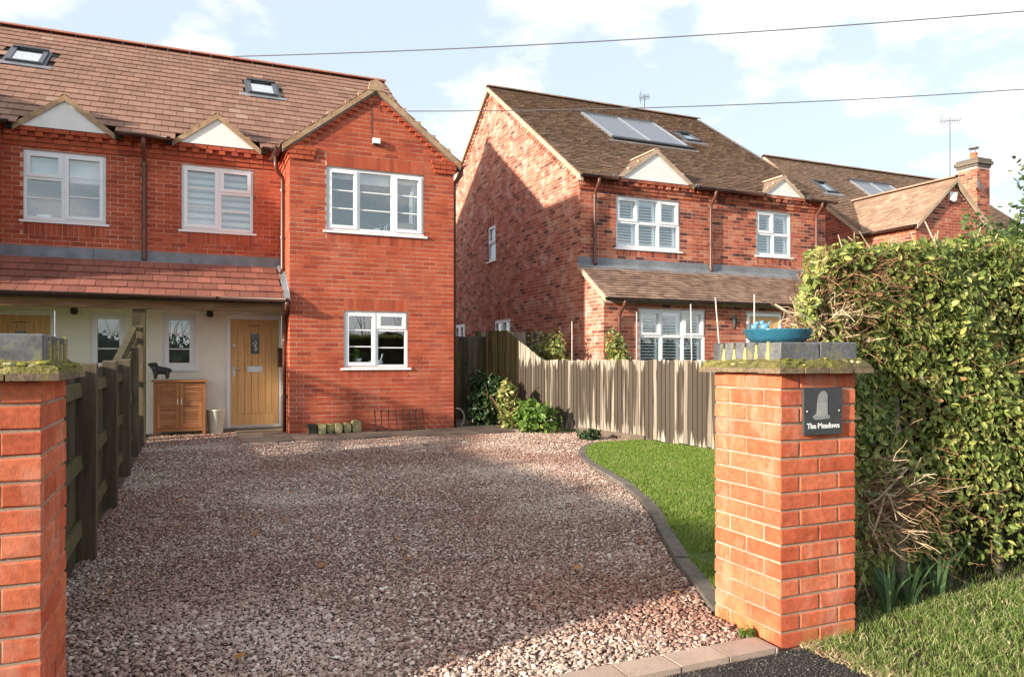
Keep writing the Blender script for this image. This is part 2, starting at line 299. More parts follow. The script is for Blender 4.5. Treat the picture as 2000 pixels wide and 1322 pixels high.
class MB:
    def __init__(s, T=None): s.v, s.f, s.T = [], [], T
    def add(s, vs, fs):
        b = len(s.v); s.v += [Vector(s.T(*p)) if s.T else Vector(p) for p in vs]; s.f += [tuple(i + b for i in q) for q in fs]; return s
    def box(s, x0, x1, y0, y1, z0, z1):
        return s.add([(x0, y0, z0), (x1, y0, z0), (x1, y1, z0), (x0, y1, z0), (x0, y0, z1), (x1, y0, z1), (x1, y1, z1), (x0, y1, z1)], BOXF)
    def hexa(s, pts): return s.add(pts, BOXF)
    def quad(s, *p): return s.add(p, [tuple(range(len(p)))])
    def tube(s, pts, r, n=8, r2=None, cap=True):
        pts = [Vector(p) for p in pts]; vs = []; k = len(pts)
        up = None
        for i, p in enumerate(pts):
            d = (pts[min(i + 1, k - 1)] - pts[max(i - 1, 0)]).normalized()
            if up is None: up = d.orthogonal().normalized()
            up = (up - d * up.dot(d)); up = up.normalized() if up.length > 1e-5 else d.orthogonal().normalized()
            w = d.cross(up)
            rr = (r[i] if isinstance(r, (list, tuple)) else (r if r2 is None else r + (r2 - r) * i / max(1, k - 1)))
            for j in range(n):
                a = 2 * math.pi * j / n; vs.append(p + (up * math.cos(a) + w * math.sin(a)) * rr)
        fs = [(i * n + j, i * n + (j + 1) % n, (i + 1) * n + (j + 1) % n, (i + 1) * n + j) for i in range(k - 1) for j in range(n)]
        if cap: fs += [tuple(range(n - 1, -1, -1)), tuple(range((k - 1) * n, k * n))]
        return s.add(vs, fs)
    def lathe(s, prof, c=(0, 0, 0), n=24, sx=1, sy=1):
        vs = [(c[0] + r * math.cos(2 * math.pi * j / n) * sx, c[1] + r * math.sin(2 * math.pi * j / n) * sy, c[2] + z) for r, z in prof for j in range(n)]
        fs = [(i * n + j, i * n + (j + 1) % n, (i + 1) * n + (j + 1) % n, (i + 1) * n + j) for i in range(len(prof) - 1) for j in range(n)]
        fs += [tuple(range(n - 1, -1, -1)), tuple(range((len(prof) - 1) * n, len(prof) * n))]
        return s.add(vs, fs)
    def prism(s, poly, a, b, axis='Y'):
        n = len(poly); P = (lambda u, w, d: (u, d, w)) if axis == 'Y' else ((lambda u, w, d: (d, u, w)) if axis == 'X' else (lambda u, w, d: (u, w, d)))
        vs = [P(u, w, a) for u, w in poly] + [P(u, w, b) for u, w in poly]
        return s.add(vs, [tuple(range(n - 1, -1, -1)), tuple(range(n, 2 * n))] + [(i, (i + 1) % n, n + (i + 1) % n, n + i) for i in range(n)])
    def ball(s, c, rx, ry, rz, n=10, m=6):
        pr = [(math.sin(math.pi * i / m), -math.cos(math.pi * i / m)) for i in range(m + 1)]
        vs = [(c[0] + rx * r * math.cos(2 * math.pi * j / n), c[1] + ry * r * math.sin(2 * math.pi * j / n), c[2] + rz * z) for r, z in pr for j in range(n)]
        return s.add(vs, [(i * n + j, i * n + (j + 1) % n, (i + 1) * n + (j + 1) % n, (i + 1) * n + j) for i in range(m) for j in range(n)])
    def plate(s, x0, x1, z0, z1, holes, y0, y1):
        """a slab from depth y0 (front) to y1 with rectangular holes (u0,u1,z0,z1)"""
        xs = sorted({x0, x1, *[min(max(h[i], x0), x1) for h in holes for i in (0, 1)]}); zs = sorted({z0, z1, *[min(max(h[i], z0), z1) for h in holes for i in (2, 3)]})
        for a, b in zip(xs, xs[1:]):
            for c, d in zip(zs, zs[1:]):
                mx, mz = (a + b) / 2, (c + d) / 2
                if any(h[0] < mx < h[1] and h[2] < mz < h[3] for h in holes): continue
                s.quad((a, y0, c), (b, y0, c), (b, y0, d), (a, y0, d)); 
                if y1 != y0: s.quad((a, y1, c), (a, y1, d), (b, y1, d), (b, y1, c))
        if y1 != y0:
            for h in [(x0, x1, z0, z1)] + list(holes):
                a, b, c, d = h
                s.quad((a, y0, c), (a, y1, c), (b, y1, c), (b, y0, c)); s.quad((a, y0, d), (b, y0, d), (b, y1, d), (a, y1, d))
                s.quad((a, y0, c), (a, y0, d), (a, y1, d), (a, y1, c)); s.quad((b, y0, c), (b, y1, c), (b, y1, d), (b, y0, d))
        return s
    def build(s, name, mat, parent=None, smooth=False):
        return put(name, mesh(name, s.v, s.f, mat, smooth), parent)
CUBE = np.array([(-.5, -.5, -.5), (.5, -.5, -.5), (.5, .5, -.5), (-.5, .5, -.5), (-.5, -.5, .5), (.5, -.5, .5), (.5, .5, .5), (-.5, .5, .5)])
CUBET = np.array([(0, 3, 2), (0, 2, 1), (4, 5, 6), (4, 6, 7), (0, 1, 5), (0, 5, 4), (1, 2, 6), (1, 6, 5), (2, 3, 7), (2, 7, 6), (3, 0, 4), (3, 4, 7)])
UNIT = {}
def unit(name, mat):
    k = (name, mat.name)
    if k not in UNIT: UNIT[k] = npmesh(name, CUBE, CUBET, mat)
    return UNIT[k]
def camuv(p):
    s, c = math.sin(rad(YAW)), math.cos(rad(YAW)); f = p[0] * s + p[1] * c; r = p[0] * c - p[1] * s
    return (r / max(f, .01) * 1440 + 1000, 700 - (p[2] - CAM_H) / max(f, .01) * 1440, f)
def pieces(parent, one, many, Ms, mat, nsep, key=None):
    """Ms: 4x4 arrays on the unit cube. The nsep nearest in view become objects, the rest one mesh."""
    def k(m):
        u, v, f = camuv(m[:3, 3]); return f + (0 if -30 < u < 2030 and -30 < v < 1350 else 1000)
    Ms = sorted(Ms, key=key or k)
    for m in Ms[:nsep]: put(one, unit(one, mat), parent, Matrix(m.tolist()))
    rest = Ms[nsep:]
    if rest:
        A = np.array(rest); v = np.einsum('nij,kj->nki', A[:, :3, :3], CUBE) + A[:, None, :3, 3]
        t = (CUBET[None] + 8 * np.arange(len(rest))[:, None, None]).reshape(-1, 3)
        tag(put(many, npmesh(many, v.reshape(-1, 3), t, mat), parent), kind='stuff')
def mat4(c, ax, ay, az):
    m = np.eye(4); m[:3, 0] = ax; m[:3, 1] = ay; m[:3, 2] = az; m[:3, 3] = c; return m

def subtract(iv, a, b):
    o = []
    for x, y in iv:
        if b <= x or a >= y: o.append((x, y)); continue
        if a > x: o.append((x, a))
        if b < y: o.append((b, y))
    return o
def lay_bricks(plane, axis, sign, u0, u1, z0, z1, holes=(), top=None, proud=.0028, ext=.0018, ph=0, L=.215):
    """stretcher bond on a plane. axis 'Y': wall at y=plane, u=x; axis 'X': wall at x=plane, u=y; sign: outward"""
    res = []; k = 0; z = z0
    while z < z1 - .02:
        zb = min(z + .065, z1)
        iv = [(u0 - ext, u1 + ext)] if top is None else [(a, b) for a, b in [top(zb)] if b - a > .05]
        for h in holes:
            if h[2] < zb - .008 and h[3] > z + .008: iv = subtract(iv, h[0] - .0, h[1] + .0)
        u = u0 - ((k + ph) % 2) * (L + .01) / 2 - (L + .01) * 2
        while u < u1 + .3:
            for a, b in iv:
                p, q = max(u, a), min(u + L, b)
                if q - p > .03:
                    pr = proud + R.uniform(-.0007, .0007); d = .03
                    c = [0, 0, (z + zb) / 2]; n = plane + sign * (pr - d / 2)
                    if axis == 'Y': c[0], c[1] = (p + q) / 2, n; s3 = (q - p, d, zb - z)
                    else: c[1], c[0] = (p + q) / 2, n; s3 = (d, q - p, zb - z)
                    m = np.diag([*s3, 1.]); m[:3, 3] = c; res.append(m)
            u += L + .01
        z += .075; k += 1
    return res
def soldier(plane, u0, u1, z0, z1, proud=.007, axis='Y', sign=-1):
    res = []; n = max(1, round((u1 - u0) / .075)); w = (u1 - u0) / n
    for i in range(n):
        c = [u0 + (i + .5) * w, plane + sign * (proud - .015), (z0 + z1) / 2]; s3 = [w - .010, .03, z1 - z0]
        if axis == 'X': c = [c[1], c[0], c[2]]; s3 = [s3[1], s3[0], s3[2]]
        m = np.diag([*s3, 1.]); m[:3, 3] = c; res.append(m)
    return res
def boxM(x0, x1, y0, y1, z0, z1):
    m = np.diag([x1 - x0, y1 - y0, z1 - z0, 1.]); m[:3, 3] = ((x0 + x1) / 2, (y0 + y1) / 2, (z0 + z1) / 2); return m

def lay_tiles(O, e, s, n, length, slope, w, g, t=.014, skip=None, jit=.004, limits=None):
    O, e, s, n = map(np.array, (O, e, s, n)); res = []
    rows = int(round(slope / g)); g = slope / rows
    for i in range(rows):
        gl = g * 1.12; s0 = i * g - .02
        a0, a1 = (0, length) if limits is None else limits(i * g + g / 2)
        u = -(i % 2) * w / 2 - w * 2 + R.uniform(-.01, .01)
        while u < length + w:
            p, q = max(u, a0), min(u + w - .006, a1)
            if q - p > .03:
                cc = O + e * (p + q) / 2 + s * (i * g + g / 2)
                if not (skip and skip(cc[0], cc[1])):
                    lift = t * 1.35 + R.uniform(0, jit)
                    d = s * gl - n * lift; dl = np.linalg.norm(d); d = d / dl; nn = np.cross(e, d); nn *= np.sign(nn.dot(n))
                    c = O + e * (p + q) / 2 + s * (s0 + gl / 2) + n * (lift / 2 + t / 2)
                    rz = R.uniform(-.006, .006)
                    res.append(mat4(c, (e + d * rz) * (q - p), (d - e * rz) * dl, nn * t))
            u += w
    return res
def ridge_run(parent, p0, p1, r, mat, seg=.45, ang=62, name='ridge_tile'):
    p0, p1 = Vector(p0), Vector(p1); L = (p1 - p0).length; n = max(1, round(L / seg)); d = (p1 - p0).normalized(); side = d.cross(Vector((0, 0, 1))).normalized()
    up = side.cross(d)
    vs = []; k = 7
    for x, rr in ((0, r), (1, r)):
        for j in range(k):
            a = rad(-ang + 2 * ang * j / (k - 1)); vs.append((x, math.sin(a) * rr, math.cos(a) * rr - r))
        for j in range(k - 1, -1, -1):
            a = rad(-ang + 2 * ang * j / (k - 1)); vs.append((x, math.sin(a) * (rr - .016), math.cos(a) * (rr - .016) - r))
    K = 2 * k; fs = [tuple(range(K - 1, -1, -1)), tuple(range(K, 2 * K))] + [(i, (i + 1) % K, K + (i + 1) % K, K + i) for i in range(K)]
    me = mesh(name, vs, fs, mat)
    for i in range(n):
        c = p0 + d * (i * L / n); m = mat4(c, d * (L / n - .004), side, up * R.uniform(.97, 1.03)); put(name, me, parent, Matrix(m.tolist()))
def gutter(name, p0, p1, r, mat, parent):
    m = MB(); p0, p1 = Vector(p0), Vector(p1); d = (p1 - p0).normalized(); sd = d.cross(Vector((0, 0, 1)))
    prof = [(math.cos(rad(a)), -math.sin(rad(a))) for a in range(0, 181, 20)]
    prof += [(x * .86, y * .86) for x, y in reversed(prof)]; k = len(prof)
    vs = [p + sd * x * r + Vector((0, 0, y * r)) for p in (p0, p1) for x, y in prof]
    m.add(vs, [tuple(range(k)), tuple(range(2 * k - 1, k - 1, -1))] + [(i, (i + 1) % k, k + (i + 1) % k, k + i) for i in range(k)])
    # joints and brackets along the run
    L = (p1 - p0).length; n = max(1, int(L / .9))
    for i in range(n + 1):
        c = p0 + d * min(max(.05, i * L / n), L - .05)
        vs = [c + d * o + sd * x * r * 1.09 + Vector((0, 0, y * r * 1.09)) for o in (-.018, .018) for x, y in prof[:10]]
        m.add(vs, [(j, j + 1, 11 + j, 10 + j) for j in range(9)])
    return m.build(name, mat, parent, True)
def downpipe(path, r, parent, brackets=()):
    m = MB(); q = [Vector(path[0])]
    for a, b, c in zip(path, path[1:], path[2:]):     # round the bends
        a, b, c = Vector(a), Vector(b), Vector(c); e = min(.06, (b - a).length / 2.2, (c - b).length / 2.2)
        p0 = b + (a - b).normalized() * e; p1 = b + (c - b).normalized() * e
        q += [p0, (p0 + p1) / 2 * .5 + b * .5, p1]
    q.append(Vector(path[-1])); m.tube(q, r, 12)
    o = m.build('downpipe', M['pipe'], parent, True)
    for z in brackets:
        b = MB(); x, y = path[-2][0], path[-2][1]
        b.lathe([(r * 1.25, -.03), (r * 1.25, .03)], (x, y, z), 12); b.box(x - .05, x + .05, y + r * .6, y + r + .02, z - .015, z + .015); b.build('pipe_bracket', M['pipe'], o)
    return o

def T_Y(plane, sign=1): return lambda u, d, z: (u, plane + d * sign, z)
def T_X(plane, sign=1): return lambda u, d, z: (plane + d * sign, u, z)
def window(parent, T, u0, u1, z0, z1, lights, rec=.03, sill=.05, glass='glass', room='room', frame=.035, roomdepth=1.2, reveal='brick'):
    """lights: (u0,u1,z0,z1,sash,bars) ; bars = z heights of thin glazing bars, or ('v', u) entries"""
    f = MB(T); f.plate(u0, u1, z0, z1, [l[:4] for l in lights], rec, rec + .065)
    w = f.build('window', M['upvc'], parent)
    s = MB(T); s.hexa([(u0 - sill, -.035, z0 - .045), (u1 + sill, -.035, z0 - .045), (u1 + sill, rec + .05, z0 - .045), (u0 - sill, rec + .05, z0 - .045),
                       (u0 - sill, -.035, z0 - .012), (u1 + sill, -.035, z0 - .012), (u1 + sill, rec + .05, z0 + .002), (u0 - sill, rec + .05, z0 + .002)]); s.build('sill', M['upvc'], w)
    for l in lights:
        a, b, c, d, sash, bars = l
        if sash:
            q = MB(T); q.plate(a - .012, b + .012, c - .012, d + .012, [(a + .042, b - .042, c + .042, d - .042)], rec - .014, rec + .04); q.build('sash', M['upvc'], w)
            a, b, c, d = a + .036, b - .036, c + .036, d - .036
        g = MB(T); g.box(a - .004, b + .004, rec + .026, rec + .032, c - .004, d + .004); g.build('pane', M[glass], w)
        if bars:
            for x in bars: MB(T).box(a, b, rec + .012, rec + .03, x - .010, x + .010).build('glazing_bar', M['upvc'], w)
    r = MB(T)    # the room seen through the glass
    a, b, c, d, y0, y1 = u0 - .3, u1 + .3, z0 - .5, z1 + .25, rec + .066, rec + roomdepth
    r.quad((a, y1, c), (b, y1, c), (b, y1, d), (a, y1, d)); r.quad((a, y0, c), (b, y0, c), (b, y1, c), (a, y1, c)); r.quad((a, y0, d), (a, y1, d), (b, y1, d), (b, y0, d))
    r.quad((a, y0, c), (a, y1, c), (a, y1, d), (a, y0, d)); r.quad((b, y0, c), (b, y0, d), (b, y1, d), (b, y1, c))
    r.plate(a, b, c, d, [(u0, u1, z0, z1)], y0, y0); r.build('room', M[room], w)
    v = MB(T); v.plate(u0 - .001, u1 + .001, z0 - .001, z1 + .001, [(u0, u1, z0, z1)], .001, rec + .06); v.build('reveal', M[reveal], w)
    return w
def inside(w, name, mat, T, *boxes):
    m = MB(T)
    for b in boxes: m.box(*b)
    return m.build(name, M[mat], w)
def wall(name, T, u0, u1, z0, z1, holes, mat, parent, apex=None):
    m = MB(T); m.plate(u0, u1, z0, z1, [(h[0], h[1], h[2], h[3]) for h in holes], 0, 0)
    if apex: m.quad((u0, 0, z1), (u1, 0, z1), (apex[0], 0, apex[1]))
    return m.build(name, mat, parent)
def rooflight(parent, c, e, s, n, w, l, name='rooflight'):
    c, e, s, n = map(Vector, (c, e, s, n))
    def T(u, d, v): return c + e * u + s * v + n * d
    m = MB(T); m.plate(-w / 2, w / 2, -l / 2, l / 2, [(-w / 2 + .075, w / 2 - .075, -l / 2 + .075, l / 2 - .085)], .075, .0)
    o = m.build(name, M['rlframe'], parent)
    q = MB(T); q.box(-w / 2 + .07, w / 2 - .07, .05, .056, -l / 2 + .08, l / 2 - .09); q.build('pane', M['roofglass'], o)
    q = MB(T); q.box(-w / 2 + .07, w / 2 - .07, .01, .02, -l / 2 + .07, l / 2 - .08); q.build('blind', M['greyband'], o)
    q = MB(T); q.box(-w / 2, w / 2, .076, .098, l / 2 - .10, l / 2); q.build('hood', M['black'], o); MB(T).box(-w / 2 + .02, w / 2 - .02, .076, .084, -l / 2, -l / 2 + .06).build('lower_trim', M['black'], o)
    q = MB(T); q.box(-w / 2 - .16, w / 2 + .16, .026, .038, -l / 2 - .14, -l / 2); q.build('flashing', M['lead'], o); MB(T).box(-w / 2 - .05, -w / 2 - .002, .02, .04, -l / 2, l / 2).build('side_flashing', M['rlframe'], o); MB(T).box(w / 2 + .002, w / 2 + .05, .02, .04, -l / 2, l / 2).build('side_flashing', M['rlframe'], o)
    return o

# ------------------------------------------------------------------ the setting: ground sheets
def sheet(name, poly, z, mat, kind='structure', grid=None):
    return tag(put(name, mesh(name, [(x, y, z) for x, y in poly], [tuple(range(len(poly)))], mat)), kind=kind)
sheet('ground', [(-150, -150), (150, -150), (150, 150), (-150, 150)], -.06, M['soil'])
sheet('pavement', [(-40, -6), (40, -6), (40, 2.435), (-40, 2.435)], -.004, M['asphalt'])
# kerb line of the lawn (outer edge, gravel side)
KERB = [(2.33, 2.93), (2.50, 3.30), (2.70, 3.75), (2.98, 4.30), (3.28, 4.85), (3.56, 5.45), (3.80, 6.10), (3.98, 6.75), (4.15, 7.35), (4.36, 7.95), (4.60, 8.50), (4.92, 8.98), (5.32, 9.38)]
def fence_x(y): return 5.82 - .153 * (y - 11.7)
def kerb_x(y):
    for (x0, y0), (x1, y1) in zip(KERB, KERB[1:]):
        if y0 <= y <= y1: return x0 + (x1 - x0) * (y - y0) / (y1 - y0)
    return KERB[0][0] if y < KERB[0][1] else 9.
drive = [(-.75, 2.58), (2.30, 2.58)] + KERB + [(fence_x(9.8), 9.8), (fence_x(14), 14), (4.3, 14.2), (-.75, 13.7)]
sheet('driveway', drive, -.002, M['gravelbed'])
sheet('lawn', [(2.4, 2.95)] + [(x + .06, y) for x, y in KERB] + [(fence_x(9.5), 9.5), (fence_x(2.95), 2.95)], .026, M['turf'])
sheet('verge', [(2.44, 2.45), (2.46, 2.1), (2.52, 1.7), (2.7, 1.2), (3.0, .7), (9, .5), (9, 3.4), (2.77, 3.4), (2.77, 2.47)], .006, M['soil'])
sheet('front_garden', [(-9, 2.6), (-.85, 2.6), (-.85, 13.6), (-9, 13.6)], -.01, M['turf'])
sheet('neighbour_garden', [(fence_x(3) + .1, 3), (16, 3), (16, 13), (fence_x(14) + .1, 13)], -.008, M['turf'])

# paving by the house, each slab its own piece
pav = tag(bpy.data.objects.new('paving', None), kind='structure'); col.objects.link(pav); WORLD['paving'] = Matrix.Identity(4)
def slab(x0, x1, y0, y1, z=.03, skew=0):
    m = MB(); g = .006; h = z + R.uniform(-.004, .004)
    m.hexa([(x0 + g, y0 + g, -.03), (x1 - g, y0 + g, -.03), (x1 - g + skew, y1 - g, -.03), (x0 + g + skew, y1 - g, -.03), (x0 + g, y0 + g, h), (x1 - g, y0 + g, h), (x1 - g + skew, y1 - g, h + .003), (x0 + g + skew, y1 - g, h + .003)])
    m.build('slab', M['slab'], pav)
for x0, x1, y0, y1 in [(.62, 1.38, 11.45, 12.02), (.62, 1.02, 12.02, 12.75), (1.02, 1.40, 12.02, 12.75), (.62, 1.40, 12.75, 13.35), (1.38, 2.05, 11.42, 11.95), (1.40, 2.05, 11.95, 12.38), (2.05, 2.95, 11.40, 11.97), (2.05, 2.95, 11.97, 12.38), (2.95, 3.70, 11.36, 11.95), (2.95, 3.70, 11.95, 12.38),
                       (3.70, 4.30, 11.30, 11.9), (3.70, 4.28, 11.9, 12.38), (4.30, 5.0, 11.45, 12.05), (4.30, 5.0, 12.05, 12.8), (4.30, 5.0, 12.8, 13.5), (5.0, 5.45, 11.9, 12.6), (5.0, 5.5, 12.6, 13.3), (4.3, 5.4, 13.5, 14.0)]:
    slab(x0, x1, y0, y1)
edge = tag(bpy.data.objects.new('driveway_edging', None), kind='structure'); col.objects.link(edge); WORLD['driveway_edging'] = Matrix.Identity(4)
x = -.40
while x < 2.28:
    x1 = min(x + .243, 2.29); m = MB(); h = .018 + R.uniform(-.002, .002)
    m.box(x + .004, x1 - .004, 2.437 + R.uniform(0, .004), 2.575, -.05, h); m.build('paver', M['paver'], edge); x += .243
# curved concrete edging
kt = thing('lawn_edging', 'curved line of dark speckled concrete edging between gravel and lawn', 'edging', (3.6, 5.5, 0))
kp = [Vector((x, y, 0)) for x, y in KERB]; segs = []
for a, b in zip(kp, kp[1:]):
    d = (b - a).normalized(); n = Vector((d.y, -d.x, 0)); g = d * .004
    segs.append((a, b, n))
for i, (a, b, n) in enumerate(segs):
    na = (n + segs[i - 1][2]).normalized() if i else n; nb = (n + segs[i + 1][2]).normalized() if i < len(segs) - 1 else n
    d = (b - a).normalized() * .005; w = .09; a2, b2 = a + d, b - d; h = .038 + R.uniform(-.005, .006)
    p = [a2, a2 + na * w, b2 + nb * w, b2]
    m = MB(); m.hexa([(q.x, q.y, -.05) for q in p] + [(q.x, q.y, h) for q in p]); m.build('edging_block', M['concrete'], kt)

# ------------------------------------------------------------------ the pair of semi-detached houses
H1 = thing('semi_detached_house', 'red brick semi-detached house with tiled porch, oak door and front gable', 'house', (1, 14, 0))
G, W = 12.42, 13.6
def mx(x): return -1.52 - x
def mspan(a, b, m): return (a, b) if not m else (mx(b), mx(a))
bricks1, tiles1 = [], []
def snap_dn(z, start): return start + .075 * math.floor((z - .175 - start) / .075)      # soldier courses end on a bed joint
def snap_up(z, start): return start + .075 * math.ceil((z + .20 - start) / .075) - .01
KR = .6947
win_ff = (-.2, .94, 3.43, 4.53); win_gf = (-.49, .02, 1.08, 1.99); door_o = (.51, 1.415, .0, 2.0)
win_g1 = (2.0, 3.68, 3.38, 4.44); win_g2 = (2.29, 3.39, 1.10, 2.05)
mh = lambda h: (mx(h[1]), mx(h[0]), h[2], h[3])
fw = wall('front_wall', T_Y(W), -2.94, 1.42, 2.6, 4.9, [win_ff, mh(win_ff)], M['mortar'], H1)
hl = [(*h[:2], snap_dn(h[2], 2.895) - .002, h[3]) for h in (win_ff, mh(win_ff))]
bricks1 += lay_bricks(W, 'Y', -1, -2.94, 1.42, 2.895, 4.57, hl, ext=0)
for h in (win_ff, mh(win_ff)):
    bricks1 += soldier(W, h[0], h[1], snap_dn(h[2], 2.895), h[2] - .05)
# corbelled eaves: two stepping courses, dentils, top course
for z, pr in ((4.57, .022), (4.645, .042)):
    bricks1 += lay_bricks(W, 'Y', -1, -2.94, 1.40, z, z + .066, proud=pr, ph=R.randint(0, 1), ext=0)
bricks1 += lay_bricks(W, 'Y', -1, -2.94, 1.38, 4.72, 4.786, proud=.043, ext=0)
x = -2.9
while x < 1.35:
    bricks1.append(boxM(x, x + .1025, W - .082, W, 4.722, 4.786)); x += .205
bricks1 += [m @ np.diag([1, 3.2, 1, 1]) for m in lay_bricks(W, 'Y', -1, -2.94, 1.36, 4.795, 4.862, proud=.055, ext=0)]
gwall = wall('ground_floor_wall', T_Y(W), -2.94, 1.42, 0, 2.6, [win_gf, mh(win_gf), door_o, mh(door_o)], M['render'], H1)

def gable(m):
    """projecting front gable; m mirrors it about the party wall"""
    x0, x1 = mspan(1.42, 4.22, m); xc = (x0 + x1) / 2; holes = []
    wins = [mspan(*h[:2], m) + h[2:] for h in (win_g1, win_g2)]
    apz = 5.80
    gw = wall('gable_wall', T_Y(G), x0, x1, 0, 4.72, wins, M['mortar'], H1, (xc, apz))
    top = lambda z: (x0 - .0035, x1 + .0035) if z < 4.72 else (x0 + (z - 4.72) / (apz - 4.72) * 1.4 , x1 - (z - 4.72) / (apz - 4.72) * 1.4)
    hb = [(w_[0], w_[1], snap_dn(w_[2], .02) - .002, snap_up(w_[3], .02) + .002) for w_ in wins]
    out = lay_bricks(G, 'Y', -1, x0, x1, .02, 5.72, hb, top=top)
    for w_ in wins:
        out += soldier(G, w_[0] + .004, w_[1] - .004, w_[3] + .008, snap_up(w_[3], .02), .0035)
        out += soldier(G, w_[0] + .004, w_[1] - .004, snap_dn(w_[2], .02), w_[2] - .05, .0035)
    # stepped corbels under the verge and the kneelers at the eaves
    z = 4.72 + .005
    while z < 5.70:
        a, b = top(z + .065)
        if b - a > .3:
            out.append(boxM(a - .02, a + .13, G - .034, G, z, z + .065)); out.append(boxM(b - .13, b + .02, G - .034, G, z, z + .065))
        z += .075
    for a, b in ((x0, x0 + .36), (x1 - .36, x1)):
        for i, z in enumerate((4.50, 4.575, 4.65)):
            out += lay_bricks(G, 'Y', -1, a, b, z, z + .066, proud=.032 + .012 * (i > 0), ph=i, ext=.02 + .02 * i)
    # returns
    sgn = 1 if m else -1; xr = x0 if not m else x1
    T = T_X(xr, -sgn)
    q = MB(T); q.plate(G, W, 0, 4.72, [(13.08, W, 0, 2.45)], 0, 0); q.build('gable_return', M['mortar'], H1)
    q = MB(T); q.plate(13.08, W, 0, 2.45, [], 0, 0); q.build('rendered_return', M['render'], H1)
    out += lay_bricks(xr, 'X', sgn, G, W, .02, 4.50, [(13.08, W, 0, 2.45)], ph=1, ext=0)
    for i, z in enumerate((4.50, 4.575, 4.65)):
        out += lay_bricks(xr, 'X', sgn, G, W, z, z + .066, proud=.02 + .02 * i, ph=i, ext=0)
    # outer side wall back to the rear, and the gable end of the main roof above it
    xs = x1 if not m else x0
    q = MB(); q.quad((xs, G, 0), (xs, 22.4, 0), (xs, 22.4, 4.9), (xs, G, 4.72)); q.quad((xs, 13.4, 4.72), (xs, 22.4, 4.72), (xs, 17.9, 7.92)); q.build('side_wall', M['brick'], H1)
    out += lay_bricks(xs, 'X', -sgn, G, 15.0, .02, 4.70, ph=0, ext=0)
    # gable roof
    el, er, zr, ze = x0 - .12, x1 + .12, 5.86, 4.70
    k = (zr - ze) / (xc - el); L = math.hypot(xc - el, zr - ze); cs, sn = (xc - el) / L, (zr - ze) / L
    for sd in (1, -1):
        O = (el if sd > 0 else er, 12.365, ze)
        ymax = lambda sdist: (0, 13.38 + max(0, (ze + sdist * sn - 4.80)) / KR + .12 - 12.365)
        tiles1.extend(lay_tiles(O, (0, 1, 0), (sd * cs, 0, sn), (-sd * sn, 0, cs), 3., L, .22, .285, limits=ymax))
        b = MB(); xe = O[0]
        b.hexa([(xe, 12.37, ze - .015), (xc, 12.37, zr - .015), (xc, 15.2, zr - .015), (xe, 13.5, ze - .015), (xe, 12.37, ze - .004), (xc, 12.37, zr - .004), (xc, 15.2, zr - .004), (xe, 13.5, ze - .004)])
        b.build('gable_roof_deck', M['under'], H1)
        b = MB(); b.hexa([(xe, 12.355, ze - .085), (xc, 12.355, zr - .085), (xc, 12.43, zr - .085), (xe, 12.43, ze - .085), (xe, 12.355, ze + .005), (xc, 12.355, zr + .005), (xc, 12.43, zr + .005), (xe, 12.43, ze + .005)])
        b.build('verge', M['verge'], H1)
        b = MB(); b.hexa([(xe, 12.385, ze - .115), (xc, 12.385, zr - .115), (xc, 12.415, zr - .115), (xe, 12.415, ze - .115), (xe, 12.385, ze - .09), (xc, 12.385, zr - .09), (xc, 12.415, zr - .09), (xe, 12.415, ze - .09)])
        b.build('undercloak', M['grey'], H1)
        for i in range(1, 6):     # tile noses standing above the mortar
            t = i / 6 + R.uniform(-.02, .02); cx, cz = xe + (xc - xe) * t, ze + (zr - ze) * t + .04
            b = MB(); b.box(cx - .03, cx + .03, 12.352, 12.42, cz - .03, cz + .018); b.build('verge_clip', M['verge'], H1)
        gx = el - .045 if sd > 0 else er + .045
        gutter('gutter', (gx, 12.38, ze - .01), (gx, 13.36, ze - .01), .055, M['gutter'], H1)
    b = MB(); b.prism([(xc - .14, zr - .09), (xc + .14, zr - .09), (xc + .10, zr + .06), (xc, zr + .10), (xc - .10, zr + .06)], 12.345, 12.42); b.build('apex_block', M['verge'], H1)
    ridge_run(r1, (xc, 12.40, zr + .10), (xc, 15.0, zr + .10), .12, M['ridge'])
    # windows
    w = window(H1, T_Y(G), *wins[0], [mspan(*l[:2], m) + l[2:] for l in ((2.055, 2.505, 3.435, 4.385, True, (3.76, 4.06)), (2.565, 3.105, 3.435, 4.385, False, (3.76, 4.06)), (3.165, 3.625, 3.435, 4.385, True, (3.76, 4.06)))])
    T = T_Y(G)
    a, b = wins[0][:2]
    inside(w, 'blind', 'blind', T, (a + .06, a + .5, .16, .17, 4.28, 4.42), (a + .56, b - .57, .16, .17, 4.22, 4.42), (b - .5, b - .06, .16, .17, 4.28, 4.42))
    c = MB(T)
    for i in range(12):
        u = b - .2 + i * .014; c.tube([(u, .22 + .02 * math.sin(i * 1.7), 3.3), (u + .01, .22 + .02 * math.sin(i * 1.9), 4.1), (u + .06, .22, 4.3)], .012, 5)
    c.build('curtain', M['blind'], w, True)
    inside(w, 'cardboard_box', 'card', T, (b - .42, b - .08, .2, .32, 3.30, 3.62))
    c = MB(T)
    for u, hh in ((.92, .12), (1.0, .10), (1.04, .14), (1.12, .09)): c.tube([(a + u, .14, 3.40), (a + u + .02, .14, 3.44 + hh)], .004, 5)
    c.lathe([(.05, 0), (.06, .03), (.045, .04)], (a + .88, .15, 3.44), 10); c.build('sill_ornament', M['white'], w)
    c = MB(T); c.lathe([(.012, 0), (.05, .02), (.055, .08), (.03, .10)], (a + .42, .15, 3.45), 10); c.ball((a + .40, .15, 3.585), .04, .03, .035); c.tube([(a + .37, .15, 3.58), (a + .33, .15, 3.57)], .01, 5); c.build('dark_ornament', M['black'], w)
